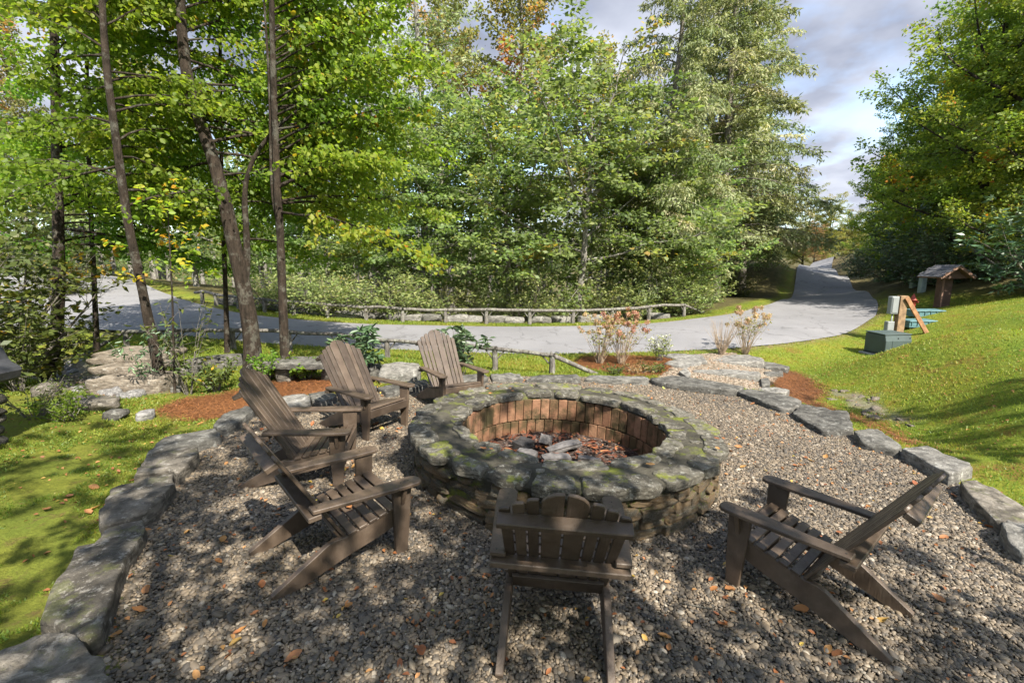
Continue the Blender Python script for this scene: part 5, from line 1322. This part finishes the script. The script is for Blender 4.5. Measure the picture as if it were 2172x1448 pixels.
# ------------------------------------------------------------------ ground cover: pebbles, grass, leaves
rg = np.random.default_rng(99)
def scatter_pebbles(name, poly, h0, lo, hi, avoid=None, keep=1.0, pale=0.0):
    x0, y0 = np.maximum(poly.min(0), lo); x1, y1 = np.minimum(poly.max(0), hi)
    xs, ys = np.meshgrid(np.arange(x0, x1, h0), np.arange(y0, y1, h0)); x = xs.ravel() + rg.uniform(-.5, .5, xs.size) * h0; y = ys.ravel() + rg.uniform(-.5, .5, xs.size) * h0
    m_ = (sdf(x, y, poly) < .03) & (np.abs(x) < 1.2 * y + 2.4) & (rg.random(x.size) < keep)
    if avoid is not None: m_ &= np.hypot(x - avoid[0], y - avoid[1]) > avoid[2]
    x, y = x[m_], y[m_]; z = terrain(x, y) - .004 + rg.uniform(-.004, .007, x.size)
    n = len(x); sc = np.exp(rg.normal(0, .36, n))[:, None] * np.array([.0165, .0118, .0078]) * (h0 / .021)
    rot = np.stack([rg.normal(0, .35, n), rg.normal(0, .35, n), rg.uniform(0, 6.28, n)], 1)
    me = bpy.data.meshes.new(name); me.vertices.add(n); me.vertices.foreach_set('co', np.stack([x, y, z], 1).ravel())
    me.attributes.new('rot', 'FLOAT_VECTOR', 'POINT').data.foreach_set('vector', rot.ravel().astype(np.float32))
    me.attributes.new('scl', 'FLOAT_VECTOR', 'POINT').data.foreach_set('vector', sc.ravel().astype(np.float32))
    tn = np.clip(rg.beta(1.6, 2.0, n) + .10 * wob(x, y, 1.7) + pale, 0, .97)  # pale lifts the pebble tone, painting in sunlight on the path
    me.attributes.new('tone', 'FLOAT', 'POINT').data.foreach_set('value', tn.astype(np.float32))
    o = link(name, me); ng_ = bpy.data.node_groups.new('pebble_scatter', 'GeometryNodeTree')
    ng_.interface.new_socket('Geometry', in_out='INPUT', socket_type='NodeSocketGeometry'); ng_.interface.new_socket('Geometry', in_out='OUTPUT', socket_type='NodeSocketGeometry')
    N = ng_.nodes; gi = N.new('NodeGroupInput'); go = N.new('NodeGroupOutput'); ip = N.new('GeometryNodeInstanceOnPoints'); ic = N.new('GeometryNodeMeshIcoSphere'); ic.inputs['Radius'].default_value = 1; ic.inputs['Subdivisions'].default_value = 2
    sm_ = N.new('GeometryNodeSetMaterial'); sm_.inputs['Material'].default_value = G['pebble']; ss = N.new('GeometryNodeSetShadeSmooth')
    at1 = N.new('GeometryNodeInputNamedAttribute'); at1.data_type = 'FLOAT_VECTOR'; at1.inputs['Name'].default_value = 'rot'
    at2 = N.new('GeometryNodeInputNamedAttribute'); at2.data_type = 'FLOAT_VECTOR'; at2.inputs['Name'].default_value = 'scl'
    Lk = ng_.links.new; Lk(ic.outputs[0], ss.inputs[0]); Lk(ss.outputs[0], sm_.inputs[0]); Lk(gi.outputs[0], ip.inputs['Points']); Lk(sm_.outputs[0], ip.inputs['Instance'])
    Lk(at1.outputs['Attribute'], ip.inputs['Rotation']); Lk(at2.outputs['Attribute'], ip.inputs['Scale']); Lk(ip.outputs[0], go.inputs[0])
    md = o.modifiers.new('scatter', 'NODES'); md.node_group = ng_
    me.materials.append(G['pebble'])
    return tag(o, kind='stuff')
tag(scatter_pebbles('gravel', PATIO, .0162, (-9, 1.1), (9, 12), (PC[0], PC[1], RO - .1)), 'brown and grey river pebbles covering the patio', 'gravel')
tag(scatter_pebbles('path_gravel', PATH, .022, (-9, 1.3), (14, 16), pale=.3), 'pale pebbles covering the path to the road, lightened for sunlight', 'gravel')  # sunlit brightness of the path put into the pebble colour

def blades(name, n, box, ok, hgt, tone, mat, label, power=1.6, wid=.10):
    x = rg.uniform(box[0], box[1], n * 6); y = rg.uniform(box[2], box[3], n * 6)
    d = np.hypot(x, y); keep = rg.random(x.size) < (box[4] / d) ** power; keep &= (np.abs(x) < 1.2 * y + 2.4)
    x, y = x[keep][:n * 3], y[keep][:n * 3]; Zz = zones(x, y); m_ = ok(x, y, Zz); x, y = x[m_][:n], y[m_][:n]
    k = len(x); z = terrain(x, y) + .005; a_ = rg.uniform(0, 6.28, k); h = hgt * rg.uniform(.5, 1.3, k) * np.clip(np.hypot(x, y) / 7, .75, 1.6); w = h * wid + .002
    s = np.stack([np.cos(a_), np.sin(a_), 0 * a_], 1); le = np.stack([rg.normal(0, .5, k), rg.normal(0, .5, k), np.ones(k)], 1)
    p = np.stack([x, y, z], 1); V = np.stack([p - s * w[:, None], p + s * w[:, None], p + le * h[:, None]], 1).reshape(-1, 3)
    mb = MB(); mb.add(V, np.arange(k)[:, None] * 3 + np.arange(3)[None], np.clip(tone[0] + tone[1] * wob(x, y, 1.3, 3.0) + rg.normal(0, .15, k), 0, 1))
    return tag(link(name, mb.mesh(name, mat, False, True), kind='stuff'), label, 'grass')
free = lambda Zz: (Zz['gravel'] < .1) & (Zz['straw'] < .35) & (Zz['road'] > .02) & (Zz['forest'] < .4) & (Zz['creek'] < .5)
blades('lawn_grass', 150000, (1.5, 19, 3.5, 24, 4.5), lambda x, y, Zz: free(Zz) & ((x > 3) | (y > 7)), .024, (.6, .4), G['grass'], 'short bright lawn grass on the mound and round the swale', 1.4, .16)
blades('fence_grass', 50000, (-11, 4, 7.0, 20, 9), lambda x, y, Zz: free(Zz) & (y > 8.5), .035, (.55, .25), G['grass'], 'short grass on both sides of the road by the fences', 1.0, .16)
blades('moss_grass', 90000, (-9, -1.2, 1.6, 9, 2.6), lambda x, y, Zz: free(Zz) & (wob(x, y, 2.3, 5.0) + .5 * wob(x, y, 6, 1.) > -.2), .022, (.42, .35), G['grass'], 'tiny clover and grass in the mossy lawn on the left', 1.3, .30)
# pine straw needles
mb = MB(); n = 16000; k = 0
for q in STRAW:
    lo, hi = q.min(0), q.max(0); x = rg.uniform(lo[0] - .1, hi[0] + .1, n); y = rg.uniform(lo[1] - .1, hi[1] + .1, n); m_ = (sdf(x, y, q) < .05 + .1 * rg.normal(0, 1, n)) & (sdf(x, y, PATIO) > .05) & (sdf(x, y, PATH) > .02); x, y = x[m_], y[m_]
    a_ = rg.uniform(0, 6.28, len(x)); l_ = rg.uniform(.04, .10, len(x))[:, None]; p = np.stack([x, y, terrain(x, y) + rg.uniform(.006, .03, len(x))], 1)
    d = np.stack([np.cos(a_), np.sin(a_), rg.normal(0, .15, len(x))], 1); w = np.stack([-np.sin(a_), np.cos(a_), 0 * a_], 1) * .0035
    mb.add(np.stack([p - d * l_ - w, p - d * l_ + w, p + d * l_ + w, p + d * l_ - w], 1).reshape(-1, 3), np.arange(len(x))[:, None] * 4 + np.arange(4)[None], rg.uniform(0, .38, len(x)))
tag(link('pine_straw', mb.mesh('pine_straw', G['litter'], False, True), kind='stuff'), 'reddish pine straw mulch around the patio', 'mulch')
# fallen leaves
def curled(seed, tone_):
    r_ = np.random.default_rng(seed); n = 5; V, F = [], []
    cu = r_.uniform(.1, .55); tw_ = r_.normal(0, .3)
    for i in range(n + 1):
        u = i / n; w = .30 * math.sin(PI * min(1, u * .92 + .06)) ** .8; zz = cu * (u - .5) ** 2 + .02
        for j in (-1, 0, 1): V.append((u - .5, j * w, zz + abs(j) * w * r_.uniform(.25, .7) + tw_ * j * w * (u - .5)))
    for i in range(n):
        for j in range(2): F.append((i * 3 + j, i * 3 + j + 1, i * 3 + j + 4, i * 3 + j + 3))
    mb = MB(); mb.add(V, F, tone_); return mb.mesh('fallen_leaf', G['litter'], True, True)
lfm = [curled(k, tn) for k, tn in enumerate([.1, .25, .35, .4, .5, .55, .62, .7, .8, .9, .98])]
k = 0
while k < 240:
    x = rg.uniform(-4.2, 4.8); y = 1.7 + 7.5 * rg.random() ** 1.5
    if abs(x) > 1.12 * y: continue
    if math.hypot(x - PC[0], y - PC[1]) < RO + .05: continue
    on = sdf(np.array([x]), np.array([y]), PATIO)[0] < -.05
    if not on and x > 0: continue
    i = int(np.clip(rg.beta(2, 2.4) * 11, 0, 10)) if on else int(rg.integers(1, 9))
    s_ = rg.uniform(.035, .095)
    o = link('fallen_leaf', lfm[i], loc=(x, y, gz(x, y) + .012), rot=(rg.normal(0, .3), rg.normal(0, .3), rg.uniform(0, 6.28)), scale=s_)
    tag(o, ('yellowed' if i >= 9 else 'dry orange brown' if i > 2 else 'dark brown') + (' fallen leaf lying on the pebble gravel' if on else ' fallen leaf lying on the mossy grass'), 'leaf', 'fallen leaves'); k += 1
lv = Leaves(); n = 6500                                          # scraps too small to pick apart
x = rg.uniform(-7, 11, n); y = rg.uniform(1.8, 13, n); m_ = (np.hypot(x - PC[0], y - PC[1]) > RO) & ((zones(x, y)['road'] > -.5) & ((zones(x, y)['road'] > 0) | (rg.random(len(x)) < .4))) & (np.abs(x) < 1.15 * y); x, y = x[m_], y[m_]; n = len(x)
lv.add(np.stack([x, y, terrain(x, y) + .016], 1), rg.normal(0, 1, (n, 3)) * [1, 1, .25], np.array([0, 0, 1.]) + rg.normal(0, .35, (n, 3)), rg.uniform(.02, .05, n), rg.beta(2, 2.2, n))
tag(link('leaf_litter', lv.mesh('leaf_litter', G['litter'], .55, True), kind='stuff'), 'small dry leaf scraps over gravel and lawn', 'leaf litter')
# leaves on the chair seat and on the pit rim
for k, (c_, x, y, z, s_) in enumerate([(2, .05, -.30, .325, .075), (2, -.06, -.36, .31, .06), (1, .1, -.2, .35, .05)]):
    o = link('fallen_leaf', lfm[4 + k]); o.matrix_world = chair_objs[c_].matrix_world @ Matrix.Translation((x, y, z)) @ Matrix.Rotation(k * 1.3, 4, 'Z') @ Matrix.Scale(s_, 4)
    tag(o, ['dry leaf on the seat of the nearest left chair', 'second dry leaf on the seat of the nearest left chair', 'dry leaf on the seat of the right hand chair'][k], 'leaf', 'fallen leaves')
for k in range(12):
    a_ = rg.uniform(0, 6.28); r_ = rg.uniform(1.2, 1.6); o = link('fallen_leaf', lfm[2 + k % 6]); o.matrix_world = PM @ Matrix.Translation((PC[0] + r_ * math.cos(a_), PC[1] + r_ * math.sin(a_), RH + .03)) @ Matrix.Rotation(a_ * 3, 4, 'Z') @ Matrix.Scale(rg.uniform(.04, .08), 4)
    tag(o, 'dry leaf lying on the stone rim of the fire pit', 'leaf', 'fallen leaves')
# fallen twigs
for k in range(14):
    x, y = [(.9, 2.1), (-.3, 2.4), (2.2, 2.3), (1.2, 2.7), (-1.1, 2.3), (3.1, 3.3), (2.7, 4.2), (-.6, 2.9), (1.4, 2.2), (3.3, 2.6), (.1, 2.0), (-1.6, 2.9), (2.9, 5.2), (-.9, 4.2)][k]
    a_ = rg.uniform(0, 6.28); l_ = rg.uniform(.1, .28); d = np.array([math.cos(a_), math.sin(a_), 0]) * l_; me_ = MB(); me_.tube([-d / 2, np.array([rg.normal(0, .01), rg.normal(0, .01), .006]), d / 2], [.004, .0035, .002], 5)
    tag(link('twig', me_.mesh('twig', G['twig']), loc=onland(x, y, .014)), 'thin fallen twig lying on the pebble gravel', 'twig', 'fallen twigs')
